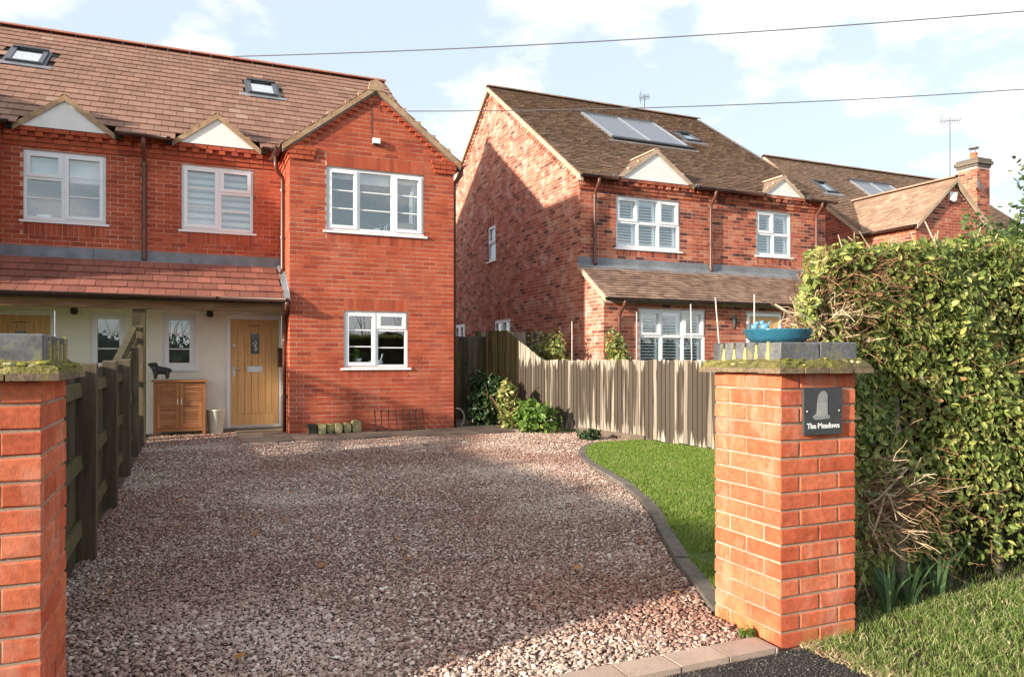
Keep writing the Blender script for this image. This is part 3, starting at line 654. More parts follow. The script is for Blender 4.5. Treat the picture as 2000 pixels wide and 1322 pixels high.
    w2 = window(H1, T_Y(G), *wins[1], [mspan(*l[:2], m) + l[2:] for l in ((2.335, 2.815, 1.145, 2.005, True, (1.45, 1.73)), (2.875, 3.345, 1.765, 2.005, True, ()), (2.875, 3.345, 1.145, 1.715, False, (1.435,)))], glass='glass_low', room='darkroom', roomdepth=2.0)
    # alarm sensor box
    sx = (2.77, 2.89) if not m else mspan(2.77, 2.89, m)
    b = MB(); b.box(*sx, G - .075, G - .006, 4.885, 4.97); s = b.build('security_sensor', M['white'], H1)
    b = MB(); b.box(sx[0] + .02, sx[1] - .02, G - .07, G - .01, 4.865, 4.885); b.build('lens', M['black'], s)
    b = MB(); b.tube([(sx[0] - .03, G - .010, 4.90), (sx[0] - .03, G - .010, 5.50), (sx[0] + .0, G - .010, 5.56), (sx[1] + .0, G - .010, 5.56), (sx[1] + .01, G - .010, 5.45)], .004, 5); b.build('cable', M['iron'], H1)
    if m: return out
    downpipe([(1.255, 12.95, 4.66), (1.255, 12.95, 4.42), (1.375, 13.05, 4.33), (1.375, 13.05, 2.74), (1.33, 13.0, 2.70)], .034, H1)
    for z in (4.1, 3.3): b = MB(); b.lathe([(.043, -.02), (.043, .02)], (1.375, 13.05, z), 12); b.box(1.375, 1.416, 13.01, 13.09, z - .012, z + .012); b.build('pipe_bracket', M['pipe'], H1)
    downpipe([(4.385, 12.47, 4.66), (4.385, 12.47, 4.52), (4.265, 12.52, 4.38), (4.265, 12.52, .03)], .034, H1)
    return out
# main roof
r1 = MB().hexa([(-5.84, 13.62, 5.0017), (4.30, 13.62, 5.0017), (4.30, 17.9, 7.975), (-5.84, 17.9, 7.975), (-5.84, 13.62, 5.0167), (4.30, 13.62, 5.0167), (4.30, 17.9, 7.99), (-5.84, 17.9, 7.99)]).hexa(
    [(-5.84, 22.4, 4.835), (4.30, 22.4, 4.835), (4.30, 17.9, 7.975), (-5.84, 17.9, 7.975), (-5.84, 22.4, 4.85), (4.30, 22.4, 4.85), (4.30, 17.9, 7.99), (-5.84, 17.9, 7.99)]).build('roof', M['under'], H1)
bricks1 += gable(False); bricks1 += gable(True)
cs, sn = 1 / math.hypot(1, KR), KR / math.hypot(1, KR)
def skip1(x, y):
    z = 4.86 + (y - 13.38) * KR
    for c in (2.82, mx(2.82)):
        if abs(x - c) < 1.5 and 5.86 - abs(x - c) * .763 > z + .12: return True
    for c in (.36, mx(.36)):
        if y < 13.62 and abs(x - c) < .62: return True
        if abs(x - c) < .6 and 5.40 - abs(x - c) * .77 > z + .10: return True
    for c in (1.30, mx(1.34)):
        if abs(x - c) < .36 and abs(y - 16.26) < .46: return True
    return False
tiles1 += lay_tiles((-5.84, 13.37, 4.85), (1, 0, 0), (0, cs, sn), (0, -sn, cs), 10.14, math.hypot(4.53, 4.53 * KR), .222, .285, skip=skip1)
ridge_run(r1, (-5.84, 17.9, 8.10), (4.32, 17.9, 8.10), .13, M['ridge'])
b = MB(); b.hexa([(4.23, 13.36, 4.77), (4.305, 13.36, 4.77), (4.305, 17.9, 7.925), (4.23, 17.9, 7.925), (4.23, 13.36, 4.85), (4.305, 13.36, 4.85), (4.305, 17.9, 8.0), (4.23, 17.9, 8.0)]); b.build('verge', M['verge'], H1)
for c in (1.30, mx(1.34)): rooflight(r1, (c, 16.26, 4.86 + (16.26 - 13.38) * KR), (1, 0, 0), (0, cs, sn), (0, -sn, cs), .58, .94)
def gablet(H, x0, x1, z0, za, ywall, yback, tilemat, vergemat, side=.09):
    xc = (x0 + x1) / 2
    p = MB(); p.prism([(x0, z0), (x1, z0), (xc, za)], ywall - .10, ywall + .05); g = p.build('gablet', M['panel'], H)
    k = (za - z0) / (xc - x0); th = .055
    for sd in (-1, 1):
        xe = xc + sd * (xc - x0 + side); ze = z0 - k * side + .01
        zt = za + .015
        b = MB(); b.hexa([(xe, ywall - .118, ze), (xc, ywall - .118, zt), (xc, yback, zt), (xe, yback, ze), (xe, ywall - .118, ze + th), (xc, ywall - .118, zt + th), (xc, yback, zt + th), (xe, yback, ze + th)]); b.build('gablet_roof', tilemat, g)
        b = MB(); b.hexa([(xe, ywall - .128, ze - .03), (xc, ywall - .128, zt - .03), (xc, ywall - .1175, zt - .03), (xe, ywall - .1175, ze - .03), (xe, ywall - .128, ze + th + .01), (xc, ywall - .128, zt + th + .01), (xc, ywall - .1175, zt + th + .01), (xe, ywall - .1175, ze + th + .01)]); b.build('gablet_verge', vergemat, g)
        b = MB(); b.box(min(xe, xe + sd * .10), max(xe, xe + sd * .10), ywall - .17, ywall - .05, ze - .01, ze + .05); b.build('end_cap', M['black'], g)
        b = MB(); b.box(min(xe + sd * .03, xe + sd * .12), max(xe + sd * .03, xe + sd * .12), ywall - .18, ywall - .06, ze + .055, ze + .075); b.build('end_clip', M['lead'], g)
        for t in (.3, .55):
            cx, cz = xe + (xc - xe) * t, ze + (zt - ze) * t + th; b = MB(); b.box(cx - .025, cx + .025, ywall - .132, ywall - .08, cz - .01, cz + .03); b.build('verge_clip', vergemat, g)
    ridge_run(g, (xc, ywall - .128, za + .10), (xc, yback - .05, za + .10), .085, vergemat, ang=70)
    return g
for c in (.36, mx(.36)): gablet(H1, c - .61, c + .61, 4.866, 5.33, W, 14.25, M['tile'], M['verge'])
for a, b in ((1.07, 1.30), (-1.17, -.35), mspan(1.07, 1.30, 1)): gutter('gutter', (a, 13.33, 4.875), (b, 13.33, 4.875), .056, M['gutter'], H1)
downpipe([(-.76, 13.33, 4.83), (-.76, 13.33, 4.70), (-.76, 13.545, 4.50), (-.76, 13.545, 2.90), (-.76, 13.50, 2.86)], .036, H1, (4.44, 3.6))
b = MB(); b.lathe([(.028, 0), (.028, .004)], (0, 0, 0), 12)
pieces(fw, 'brick', 'bricks', bricks1, M['brick'], 300, key=lambda m: (camuv(m[:3, 3])[2] + (0 if 540 < camuv(m[:3, 3])[0] < 900 and m[1, 3] < 12.5 and m[0, 3] > 0 else 100)))

# first floor windows with their blinds
for m in (0, 1):
    h = mspan(*win_ff[:2], m) + win_ff[2:]
    w = window(H1, T_Y(W), *h, [mspan(*l[:2], m) + l[2:] for l in ((-.15, .365, 3.485, 4.475, True, (3.84, 4.15)), (.425, .89, 4.125, 4.475, True, ()), (.425, .89, 3.485, 4.065, False, (3.78,)))])
    T = T_Y(W)
    if m == 0:
        for i in range(9):
            z = 4.42 - i * .115
            inside(w, 'blind_slat', 'blind', T, (h[0] + .04, h[1] - .04, .13, .135, z - .068, z)); inside(w, 'blind_band', 'greyband', T, (h[0] + .04, h[1] - .04, .14, .145, z - .115, z - .068))
    else:
        inside(w, 'blind', 'blind', T, (h[0] + .04, h[1] - .62, .14, .15, 4.1, 4.5), (h[1] - .56, h[1] - .04, .14, .15, 4.08, 4.5))
        inside(w, 'wardrobe', 'greyband', T, (h[1] - .42, h[1] - .14, .7, 1.0, 3.0, 3.80))
        inside(w, 'sill_box', 'white', T, (h[0] + .16, h[0] + .36, .12, .2, 3.44, 3.54), (h[0] + .08, h[0] + .5, .11, .24, 3.44, 3.462))
    h = mspan(*win_gf[:2], m) + win_gf[2:]
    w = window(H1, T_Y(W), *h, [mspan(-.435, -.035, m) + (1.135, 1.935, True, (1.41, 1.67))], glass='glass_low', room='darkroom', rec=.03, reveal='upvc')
    inside(w, 'obscured_glass', 'frost', T_Y(W), (h[0] + .05, h[1] - .05, .07, .076, 1.1, 1.97))

def front_door(H, T, u0, u1, z0, z1, glazed=True, m=False):
    f = MB(T); f.plate(u0 - .06, u1 + .04, z0 - .05, z1 + .065, [(u0, u1, z0, z1)], -.018, .08); d = f.build('door', M['upvc'], H)
    MBx = lambda: MB(T)
    st = .115
    MBx().box(u0 + .003, u1 - .003, .03, .06, z0 + .003, z1 - .003).build('door_leaf', M['oak_dark'], d)
    for a, b in ((u0 + .004, u0 + st), (u1 - st, u1 - .004)): MBx().box(a, b, .004, .03, z0 + .006, z1 - .006).build('stile', M['oak'], d)
    MBx().box(u0 + st + .002, u1 - st - .002, .004, .03, z0 + .006, z0 + .20).build('bottom_rail', M['oak'], d)
    a, b = u0 + st + .002, u1 - st - .002; n = 12
    arc = [(a + (b - a) * i / n, z1 - .17 + .065 * math.sin(math.pi * i / n)) for i in range(n + 1)]
    q = MB(T)
    for (x0_, w0), (x1_, w1) in zip(arc, arc[1:]): q.hexa([(x0_, .004, w0), (x1_, .004, w1), (x1_, .03, w1), (x0_, .03, w0), (x0_, .004, z1 - .006), (x1_, .004, z1 - .006), (x1_, .03, z1 - .006), (x0_, .03, z1 - .006)])
    q.build('top_rail', M['oak'], d)
    k = 5; wv = (b - a) / k; uc = (u0 + u1) / 2; gz0, gz1 = z0 + 1.24, z0 + 1.60
    for i in range(k):
        p, r = a + i * wv + .003, a + (i + 1) * wv - .003; q = MB(T)
        hole = i in (2,) and glazed
        zt = z1 - .12
        if hole: q.box(p, r, .012, .03, z0 + .203, gz0); q.box(p, r, .012, .03, gz1, zt)
        else: q.box(p, r, .012, .03, z0 + .203, zt)
        q.build('plank', M['oak'], d)
    if glazed:
        q = MB(T); q.plate(uc - .105, uc + .105, gz0 - .025, gz1 + .025, [(uc - .075, uc + .075, gz0 + .005, gz1 - .005)], -.002, .02); q.build('glass_frame', M['oak'], d)
        MBx().box(uc - .078, uc + .078, .006, .011, gz0, gz1).build('leaded_glass', M['leaded'], d)
        q = MB(T); zc = (gz0 + gz1) / 2
        q.tube([(uc - .03, .002, zc + .11), (uc + .02, .002, zc + .05), (uc - .04, .002, zc), (uc + .02, .002, zc - .04), (uc - .01, .002, zc - .12)], .006, 5); q.tube([(uc + .03, .002, zc + .02), (uc - .01, .002, zc - .05), (uc + .04, .002, zc - .06), (uc + .01, .002, zc - .13)], .007, 5)
        q.build('leading', M['steel'], d)
    q = MB(T); q.plate(uc - .125, uc + .125, z0 + .93, z0 + 1.03, [(uc - .09, uc + .09, z0 + .955, z0 + 1.005)], -.010, .006); q.box(uc - .09, uc + .09, -.004, .002, z0 + .955, z0 + 1.005); q.build('letter_plate', M['chrome'], d)
    hx = u0 + .06 if not m else u1 - .06; sg = 1 if not m else -1
    q = MB(T); q.box(hx - .025, hx + .025, -.006, .004, z0 + .86, z0 + 1.02); q.tube([(hx, -.03, z0 + .97), (hx + sg * .11, -.035, z0 + .97)], .010, 8); q.tube([(hx, 0, z0 + .97), (hx, -.032, z0 + .97)], .011, 8); q.build('handle', M['steel'], d)
    q = MB(T); q.tube([(hx, -.01, z0 + 1.39), (hx, .004, z0 + 1.39)], .018, 10); q.build('lock', M['steel'], d)
    MBx().box(u0, u1, -.03, .05, z0 - .045, z0 + .012).build('threshold', M['chrome'], d)
    MBx().box(u0 - .1, u1 + .06, -.16, -.02, z0 - .075, z0 - .035).build('door_step', M['slab'], d)
    return d
front_door(H1, T_Y(W), .57, 1.37, .085, 1.935); front_door(H1, T_Y(W), mx(1.37), mx(.57), .085, 1.935, m=True)

# porch canopy
can = MB().hexa([(-2.94, 12.33, 2.165), (1.415, 12.33, 2.165), (1.415, W, 2.863), (-2.94, W, 2.863), (-2.94, 12.33, 2.185), (1.415, 12.33, 2.185), (1.415, W, 2.883), (-2.94, W, 2.883)]).build('porch_canopy', M['under'], H1)
kc = .55; c2, s2 = 1 / math.hypot(1, kc), kc / math.hypot(1, kc)
ct = lay_tiles((-2.94, 12.31, 2.185), (1, 0, 0), (0, c2, s2), (0, -s2, c2), 4.27, 1.30, .212, .27, t=.016, jit=.006)
pieces(can, 'tile', 'tiles', ct, M['ctile'], 160)
pieces(r1, 'tile', 'tiles', tiles1, M['tile'], 140)
q = MB(); q.hexa([(1.33, 12.31, 2.20), (1.412, 12.31, 2.20), (1.412, 13.5, 2.86), (1.33, 13.5, 2.86), (1.33, 12.31, 2.222), (1.412, 12.31, 2.235), (1.412, 13.5, 2.89), (1.33, 13.5, 2.88)]); q.quad((1.411, 12.3, 2.22), (1.411, 13.5, 2.88), (1.411, 13.5, 3.03), (1.411, 12.40, 2.36)); q.build('lead_soaker', M['lead'], can)
x = -2.94
while x < 1.40:
    x1 = min(x + 1.45, 1.41); q = MB()
    q.hexa([(x, 13.42, 2.800), (x1, 13.42, 2.800), (x1, W - .008, 2.868), (x, W - .008, 2.868), (x, 13.42, 2.815), (x1, 13.42, 2.815), (x1, W - .008, 2.884), (x, W - .008, 2.884)]); q.box(x + .002, x1 - .002, W - .016, W - .0075, 2.875, 3.02 + R.uniform(-.003, .003)); q.build('lead_flashing', M['lead'], can); x += 1.44
MB().box(-2.94, 1.40, 12.43, 12.53, 2.0, 2.135).build('timber_beam', M['beam'], can)
MB().box(-2.94, 1.41, 12.54, 13.595, 2.14, 2.155).build('soffit', M['render'], can)
gutter('gutter', (-2.94, 12.26, 2.205), (1.405, 12.26, 2.205), .052, M['gutter'], can)
MB().box(-2.94, 1.41, 12.315, 12.335, 2.14, 2.178).build('fascia', M['gutter'], can)
MB().box(-.86, -.68, 12.42, 12.56, 0, 2.0).build('porch_post', M['lfence'], can)
downpipe([(1.36, 12.26, 2.16), (1.36, 12.27, 2.08), (1.372, 12.72, 1.92), (1.372, 12.72, .03)], .034, H1)
for z in (1.55, .62): q = MB(); q.lathe([(.043, -.02), (.043, .02)], (1.372, 12.72, z), 12); q.box(1.372, 1.416, 12.68, 12.76, z - .012, z + .012); q.build('pipe_bracket', M['pipe'], H1)
for x in (.24, mx(.24)): q = MB(); q.lathe([(.03, 0), (.052, .02), (.052, .10), (.03, .11)], (x, 13.53, 1.95), 12); q.box(x - .03, x + .03, 13.53, 13.598, 2.0, 2.05); q.build('porch_light', M['black'], H1)
q = MB(); q.box(1.33, 1.418, 13.16, 13.42, 1.10, 1.40); q.prism([(13.14, 1.40), (13.44, 1.40), (13.42, 1.43), (13.16, 1.43)], 1.32, 1.418, 'X'); lb = q.build('letter_box', M['black'], H1)
MB().box(1.322, 1.331, 13.19, 13.39, 1.32, 1.35).build('flap', M['grey'], lb)

# ------------------------------------------------------------------ detached house beyond the fence
H2 = thing('detached_house', 'mottled red brick house with brown roof, solar panels and white shutters beyond the fence', 'house', (10.6, 14, 0))
F2, L2, A, B = 13.42, 12.45, 7.30, 14.05
K2 = .677; RY, RZ = 18.42, 8.50
def eave2(y): return 4.98 + (y - 13.22) * K2
wa, wb = (8.17, 9.80, 3.60, 4.69), (11.93, 12.98, 3.64, 4.68)
fw2 = wall('front_wall', T_Y(F2), A, B, 0, 5.03, [wa, wb], M['mortar2'], H2)
br2 = lay_bricks(F2, 'Y', -1, A, B, 3.20, 4.75, [(h[0], h[1], snap_dn(h[2], 3.20) - .002, h[3]) for h in (wa, wb)])
for h in (wa, wb): br2 += soldier(F2, h[0], h[1], snap_dn(h[2], 3.20), h[2] - .05, .0035)
for z, pr in ((4.75, .022), (4.825, .042)): br2 += lay_bricks(F2, 'Y', -1, A, B, z, z + .066, proud=pr, ph=R.randint(0, 1), ext=0)
br2 += lay_bricks(F2, 'Y', -1, A, B, 4.90, 4.966, proud=.043, ext=0)
x = A + .05
while x < B - .1:
    br2.append(boxM(x, x + .1025, F2 - .08, F2, 4.902, 4.966)); x += .205
br2 += [m @ np.diag([1, 3.2, 1, 1]) for m in lay_bricks(F2, 'Y', -1, A, B, 4.975, 5.042, proud=.055, ext=0)]
# side gable wall
sws = [(18.04, 18.60, 3.86, 4.80), (17.05, 18.15, 1.30, 2.26), (20.45, 21.35, 1.30, 2.27)]
sw = wall('side_wall', T_X(A), F2, 23.42, 0, 4.98, sws, M['mortar2'], H2, (RY, 8.36))
top2 = lambda z: (F2 - .0035, 23.42) if z < 4.98 else (F2 + (z - 4.98) / K2 + .02, 23.42 - (z - 4.98) / K2 - .02)
br2s = lay_bricks(A, 'X', -1, F2, 23.42, .02, 8.30, [(h[0], h[1], h[2], snap_up(h[3], .02) + .002) for h in sws], top=top2, ph=1)
for h in sws: br2s += soldier(A, h[0] + .004, h[1] - .004, h[3] + .008, snap_up(h[3], .02), .0035, 'X')
z = 4.98 + .045                      # sawtooth corbels under the verge
while z < 8.28:
    a, b = top2(z + .065)
    if b - a > .3: br2s.append(boxM(A - .035, A, a - .03, a + .10, z, z + .065)); br2s.append(boxM(A - .035, A, b - .10, b + .03, z, z + .065))
    z += .075
for i, z in enumerate((4.75, 4.825, 4.90)): br2s += lay_bricks(A, 'X', -1, F2 - .02 * i, F2 + .3, z, z + .066, proud=.014 + .014 * i, ph=i, ext=0)
MB().add([(B, F2, 0), (B, 23.42, 0), (B, 23.42, 4.98), (B, RY, 8.36), (B, F2, 4.98)], [(0, 1, 2, 3, 4)]).add([(A, 23.42, 0), (B, 23.42, 0), (B, 23.42, 4.98), (A, 23.42, 4.98)], [(0, 1, 2, 3)]).build('rear_walls', M['brick2'], H2)
# lean-to along the front
wl = (8.11, 9.73, .95, 2.24); dl = (10.80, 11.76, 0, 2.25)
lw = wall('lean_to_wall', T_Y(L2), A, B, 0, 2.45, [wl, (dl[0] + .05, dl[1] - .05, .05, 2.2)], M['mortar2'], H2)
br2 += lay_bricks(L2, 'Y', -1, A, B, .02, 2.36, [wl, (dl[0], dl[1], 0, 2.25)])
wall('lean_to_return', T_X(A), L2, F2, 0, 2.45, [], M['mortar2'], H2)
MB().quad((A, L2, 2.45), (A, F2, 2.45), (A, F2, 3.15)).build('lean_to_gable', M['mortar2'], H2)
br2s += lay_bricks(A, 'X', -1, L2, F2, .02, 3.05, top=lambda z: (L2 - .0035 + max(0, (z - 2.50) / .667), F2), ph=1, ext=0)
pieces(fw2, 'brick', 'bricks', br2, M['brick2'], 160)
pieces(sw, 'brick', 'bricks', br2s, M['brick2s'], 140, key=lambda m: camuv(m[:3, 3])[2] + (0 if m[2, 3] > 1.9 else 50))
# roofs
r2 = MB().hexa([(A - .08, 13.46, 5.1177), (B + .08, 13.46, 5.1177), (B + .08, RY, RZ - .02), (A - .08, RY, RZ - .02), (A - .08, 13.46, 5.1327), (B + .08, 13.46, 5.1327), (B + .08, RY, RZ - .005), (A - .08, RY, RZ - .005)]).hexa(
    [(A - .08, 23.62, 4.955), (B + .08, 23.62, 4.955), (B + .08, RY, RZ - .02), (A - .08, RY, RZ - .02), (A - .08, 23.62, 4.97), (B + .08, 23.62, 4.97), (B + .08, RY, RZ - .005), (A - .08, RY, RZ - .005)]).build('roof', M['under'], H2)
c_, s_ = 1 / math.hypot(1, K2), K2 / math.hypot(1, K2)
def skip2(x, y):
    z = eave2(y)
    for c, hw, za in ((9.105, .885, 5.66), (12.645, .565, 5.44)):
        if y < 13.44 and abs(x - c) < hw: return True
        if abs(x - c) < hw and za - abs(x - c) * .68 > z + .1: return True
    if 9.42 < x < 11.72 and 15.64 < y < 17.30: return True
    return 12.05 < x < 12.58 and 16.22 < y < 16.84
pieces(r2, 'tile', 'tiles', lay_tiles((A - .08, 13.21, 4.97), (1, 0, 0), (0, c_, s_), (0, -s_, c_), B - A + .16, math.hypot(RY - 13.21, (RY - 13.21) * K2), .165, .105, t=.016, skip=skip2, jit=.010), M['tile2'], 0)
ridge_run(r2, (A - .09, RY, RZ + .09), (B + .09, RY, RZ + .09), .12, M['tile2'])
for sd, ye in ((1, 13.22), (-1, 23.62)):
    b = MB(); b.hexa([(A - .095, ye, 4.87), (A - .02, ye, 4.87), (A - .02, RY, RZ - .10), (A - .095, RY, RZ - .10), (A - .095, ye, 4.985), (A - .02, ye, 4.985), (A - .02, RY, RZ + .015), (A - .095, RY, RZ + .015)]); b.build('verge', M['pale_verge'], H2)
gablet(H2, 8.22, 9.99, 5.045, 5.66, F2, 14.3, M['tile3'], M['pale_verge'])
gablet(H2, 12.08, 13.21, 5.045, 5.44, F2, 14.0, M['tile3'], M['pale_verge'])
for a, b in ((A - .1, 8.12), (10.10, 11.98), (13.31, B + .1)): gutter('gutter', (a, 13.17, 5.0), (b, 13.17, 5.0), .056, M['gutter'], H2)
for x in (7.62, 10.58, 13.70): downpipe([(x, 13.17, 4.96), (x, 13.17, 4.86), (x, 13.355, 4.66), (x, 13.355, 3.24), (x, 13.31, 3.20)], .036, H2, (4.6, 3.8))
# solar collector let into the roof, and a rooflight
def RT2(u, d, v): return Vector((u, 13.21 + v * c_ - d * s_, 4.97 + v * s_ + d * c_))
v0, v1 = (15.64 - 13.21) / c_, (17.30 - 13.21) / c_
q = MB(RT2); q.plate(9.42, 11.72, v0, v1, [(9.48, 10.545, v0 + .07, v1 - .05), (10.595, 11.66, v0 + .07, v1 - .05)], .075, 0); so = q.build('solar_collector', M['chrome'], r2)
for a, b in ((9.475, 10.55), (10.59, 11.665)): MB(RT2).box(a, b, .045, .055, v0 + .065, v1 - .045).build('solar_panel', M['solar'], so)
MB(RT2).box(9.40, 11.74, .03, .095, v0 - .10, v0 + .04).build('lower_trim', M['black'], so)
MB(RT2).box(9.38, 11.76, .03, .085, v1 - .02, v1 + .06).build('upper_trim', M['black'], so)
MB(RT2).box(9.25, 11.90, .026, .036, v0 - .22, v0 - .10).build('apron_flashing', M['lead'], so)
rooflight(r2, RT2(12.315, 0, (16.53 - 13.21) / c_), (1, 0, 0), (0, c_, s_), (0, -s_, c_), .50, .70)
# lean-to roof
lt = MB().hexa([(A - .06, 12.25, 2.40), (B, 12.25, 2.40), (B, F2, 3.18), (A - .06, F2, 3.18), (A - .06, 12.25, 2.415), (B, 12.25, 2.415), (B, F2, 3.195), (A - .06, F2, 3.195)]).build('lean_to_roof', M['under'], H2)
kl = .667; c3, s3 = 1 / math.hypot(1, kl), kl / math.hypot(1, kl)
pieces(lt, 'tile', 'tiles', lay_tiles((A - .06, 12.24, 2.415), (1, 0, 0), (0, c3, s3), (0, -s3, c3), B - A + .06, 1.33, .165, .105, t=.013, jit=.008), M['tile3'], 0)
MB().hexa([(A - .075, 12.24, 2.33), (A - .01, 12.24, 2.33), (A - .01, F2, 3.115), (A - .075, F2, 3.115), (A - .075, 12.24, 2.43), (A - .01, 12.24, 2.43), (A - .01, F2, 3.215), (A - .075, F2, 3.215)]).build('verge', M['pale_verge'], H2)
x = A - .06
while x < B:
    x1 = min(x + 1.5, B); q = MB(); q.box(x + .003, x1 - .003, F2 - .016, F2 - .008, 3.18, 3.36 + R.uniform(-.004, .004)); q.hexa([(x, 13.22, 3.085), (x1, 13.22, 3.085), (x1, F2 - .008, 3.215), (x, F2 - .008, 3.215), (x, 13.22, 3.10), (x1, 13.22, 3.10), (x1, F2 - .008, 3.23), (x, F2 - .008, 3.23)]); q.build('lead_flashing', M['lead'], lt); x += 1.49
gutter('gutter', (A - .09, 12.19, 2.42), (B, 12.19, 2.42), .056, M['gutter'], H2)
downpipe([(7.62, 12.19, 2.38), (7.62, 12.19, 2.30), (7.62, 12.39, 2.12), (7.62, 12.39, .02)], .036, H2, (1.6,))
def shuttered(T, h, cols, mid, glass='glass'):
    a, b, c, d = h; ls = []; w_ = (b - a - .05 * 2 - .055 * (cols - 1)) / cols
    for i in range(cols):
        u = a + .05 + i * (w_ + .055)
        ls += [(u, u + w_, c + .06, mid - .03, False, ()), (u, u + w_, mid + .03, d - .05, i != 1, ())]
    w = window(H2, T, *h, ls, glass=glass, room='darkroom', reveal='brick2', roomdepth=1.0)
    for i in range(cols):
        u = a + .05 + i * (w_ + .055); s = MB(T); sl = MB(T)
        s.plate(u - .01, u + w_ + .01, c + .03, d - .03, [(u + .05, u + w_ - .07, c + .11, mid - .04), (u + .05, u + w_ - .07, mid + .04, d - .13)], .13, .155); s.build('shutter', M['upvc'], w)
        z = c + .13
        while z < d - .14:
            if abs(z - mid) > .05: sl.hexa([(u + .05, .115, z - .017), (u + w_ - .07, .115, z - .017), (u + w_ - .07, .17, z + .014), (u + .05, .17, z + .014), (u + .05, .115, z - .010), (u + w_ - .07, .115, z - .010), (u + w_ - .07, .17, z + .021), (u + .05, .17, z + .021)])
            z += .062
        sl.build('shutter_slats', M['blind'], w)
    return w
shuttered(T_Y(F2), wa, 3, 4.15); shuttered(T_Y(F2), wb, 2, 4.15); shuttered(T_Y(L2), wl, 3, 1.70, 'glass_low')
h = sws[0]; window(H2, T_X(A), *h, [(h[0] + .05, h[1] - .05, h[2] + .05, 4.30, False, ()), (h[0] + .05, h[1] - .05, 4.35, h[3] - .05, True, ())], room='room', reveal='brick2', rec=.02)
for h in sws[1:]:
    mid_ = (h[0] + h[1]) / 2; window(H2, T_X(A), *h, [(h[0] + .05, mid_ - .03, h[2] + .05, h[3] - .05, True, ()), (mid_ + .03, h[1] - .05, h[2] + .05, h[3] - .05, True, ())], room='darkroom', reveal='brick2', glass='glass_low', rec=.02)
front_door(H2, T_Y(L2), 10.87, 11.69, .09, 2.15)
# wrought lamp by its door
q = MB(); q.tube([(10.48, 12.43, 2.05), (10.44, 12.36, 2.15), (10.36, 12.30, 2.18), (10.36, 12.30, 2.10)], .012, 6); q.lathe([(.015, .12), (.07, .06), (.055, .03), (.035, -.13), (.015, -.16)], (10.36, 12.30, 2.02), 6); q.lathe([(.03, 0), (.03, .16)], (10.48, 12.44, 1.95), 8)
q.build('wall_lantern', M['black'], H2)

# ------------------------------------------------------------------ farther house with a wing and a chimney
H3 = thing('detached_house', 'farther brown-roofed brick house with a projecting wing and a tall chimney behind the hedge', 'house', (18, 14, 0))
X3, X3e, Y3, K3 = 16.0, 24.5, 14.12, .82
RY3, RZ3 = 17.6, 7.38
w3 = wall('side_wall', T_X(X3), Y3, 21.1, 0, 4.5, [], M['mortar2'], H3, (RY3, 7.30))
pieces(w3, 'brick', 'bricks', lay_bricks(X3, 'X', -1, 12.48, 20.6, 1.0, 7.2, top=lambda z: (12.48 if z < 4.45 else Y3 + (z - 4.5) / .805 + .03, 20.6 - max(0, (z - 4.5) / .805)), ph=1), M['brick2'], 0)
MB().box(X3 + .05, X3e, Y3, 21, 0, 4.4).build('body_wall', M['brick2'], H3)
r3 = MB().hexa([(X3 - .07, 14.0, 4.49), (X3e, 14.0, 4.49), (X3e, RY3, RZ3 - .03), (X3 - .07, RY3, RZ3 - .03), (X3 - .07, 14.0, 4.50), (X3e, 14.0, 4.50), (X3e, RY3, RZ3 - .02), (X3 - .07, RY3, RZ3 - .02)]).hexa(
    [(X3 - .07, 21.2, 4.49), (X3e, 21.2, 4.49), (X3e, RY3, RZ3 - .03), (X3 - .07, RY3, RZ3 - .03), (X3 - .07, 21.2, 4.50), (X3e, 21.2, 4.50), (X3e, RY3, RZ3 - .02), (X3 - .07, RY3, RZ3 - .02)]).build('roof', M['under'], H3)
k3 = (RZ3 - 4.5) / (RY3 - 14.0); c4, s4 = 1 / math.hypot(1, k3), k3 / math.hypot(1, k3)
def RT3(u, d, v): return Vector((u, 14.0 + v * c4 - d * s4, 4.5 + v * s4 + d * c4))
def skip3(x, y):
    z = 4.5 + (y - 14) * k3
    if abs(x - 17.3) < 1.35 and 5.70 - abs(x - 17.3) * .9 > z + .08: return True
    return (16.62 < x < 17.1 and 15.85 < y < 16.4) or (18.45 < x < 20.2 and 15.9 < y < 16.7)
pieces(r3, 'tile', 'tiles', lay_tiles((X3 - .07, 14.0, 4.5), (1, 0, 0), (0, c4, s4), (0, -s4, c4), 8.5, math.hypot(3.6, 3.6 * k3), .165, .105, t=.013, skip=skip3, jit=.008), M['tile2'], 0)
ridge_run(r3, (X3 - .08, RY3, RZ3 + .08), (X3e, RY3, RZ3 + .08), .12, M['tile2'])
MB().hexa([(X3 - .085, 14.0, 4.40), (X3 - .02, 14.0, 4.40), (X3 - .02, RY3, RZ3 - .10), (X3 - .085, RY3, RZ3 - .10), (X3 - .085, 14.0, 4.51), (X3 - .02, 14.0, 4.51), (X3 - .02, RY3, RZ3 + .01), (X3 - .085, RY3, RZ3 + .01)]).build('verge', M['pale_verge'], H3)
rooflight(r3, RT3(16.86, 0, (16.12 - 14) / c4), (1, 0, 0), (0, c4, s4), (0, -s4, c4), .46, .72)
va, vb = (15.9 - 14) / c4, (16.72 - 14) / c4
MB(RT3).plate(18.45, 20.2, va, vb, [(18.5, 19.3, va + .05, vb - .05), (19.35, 20.15, va + .05, vb - .05)], .07, 0).build('solar_collector', M['chrome'], r3)
for a, b in ((18.5, 19.3), (19.35, 20.15)): MB(RT3).box(a, b, .04, .05, va + .05, vb - .05).build('solar_panel', M['solar'], r3)
MB(RT3).box(18.42, 20.23, .03, .085, vb - .02, vb + .05).build('upper_trim', M['black'], r3)
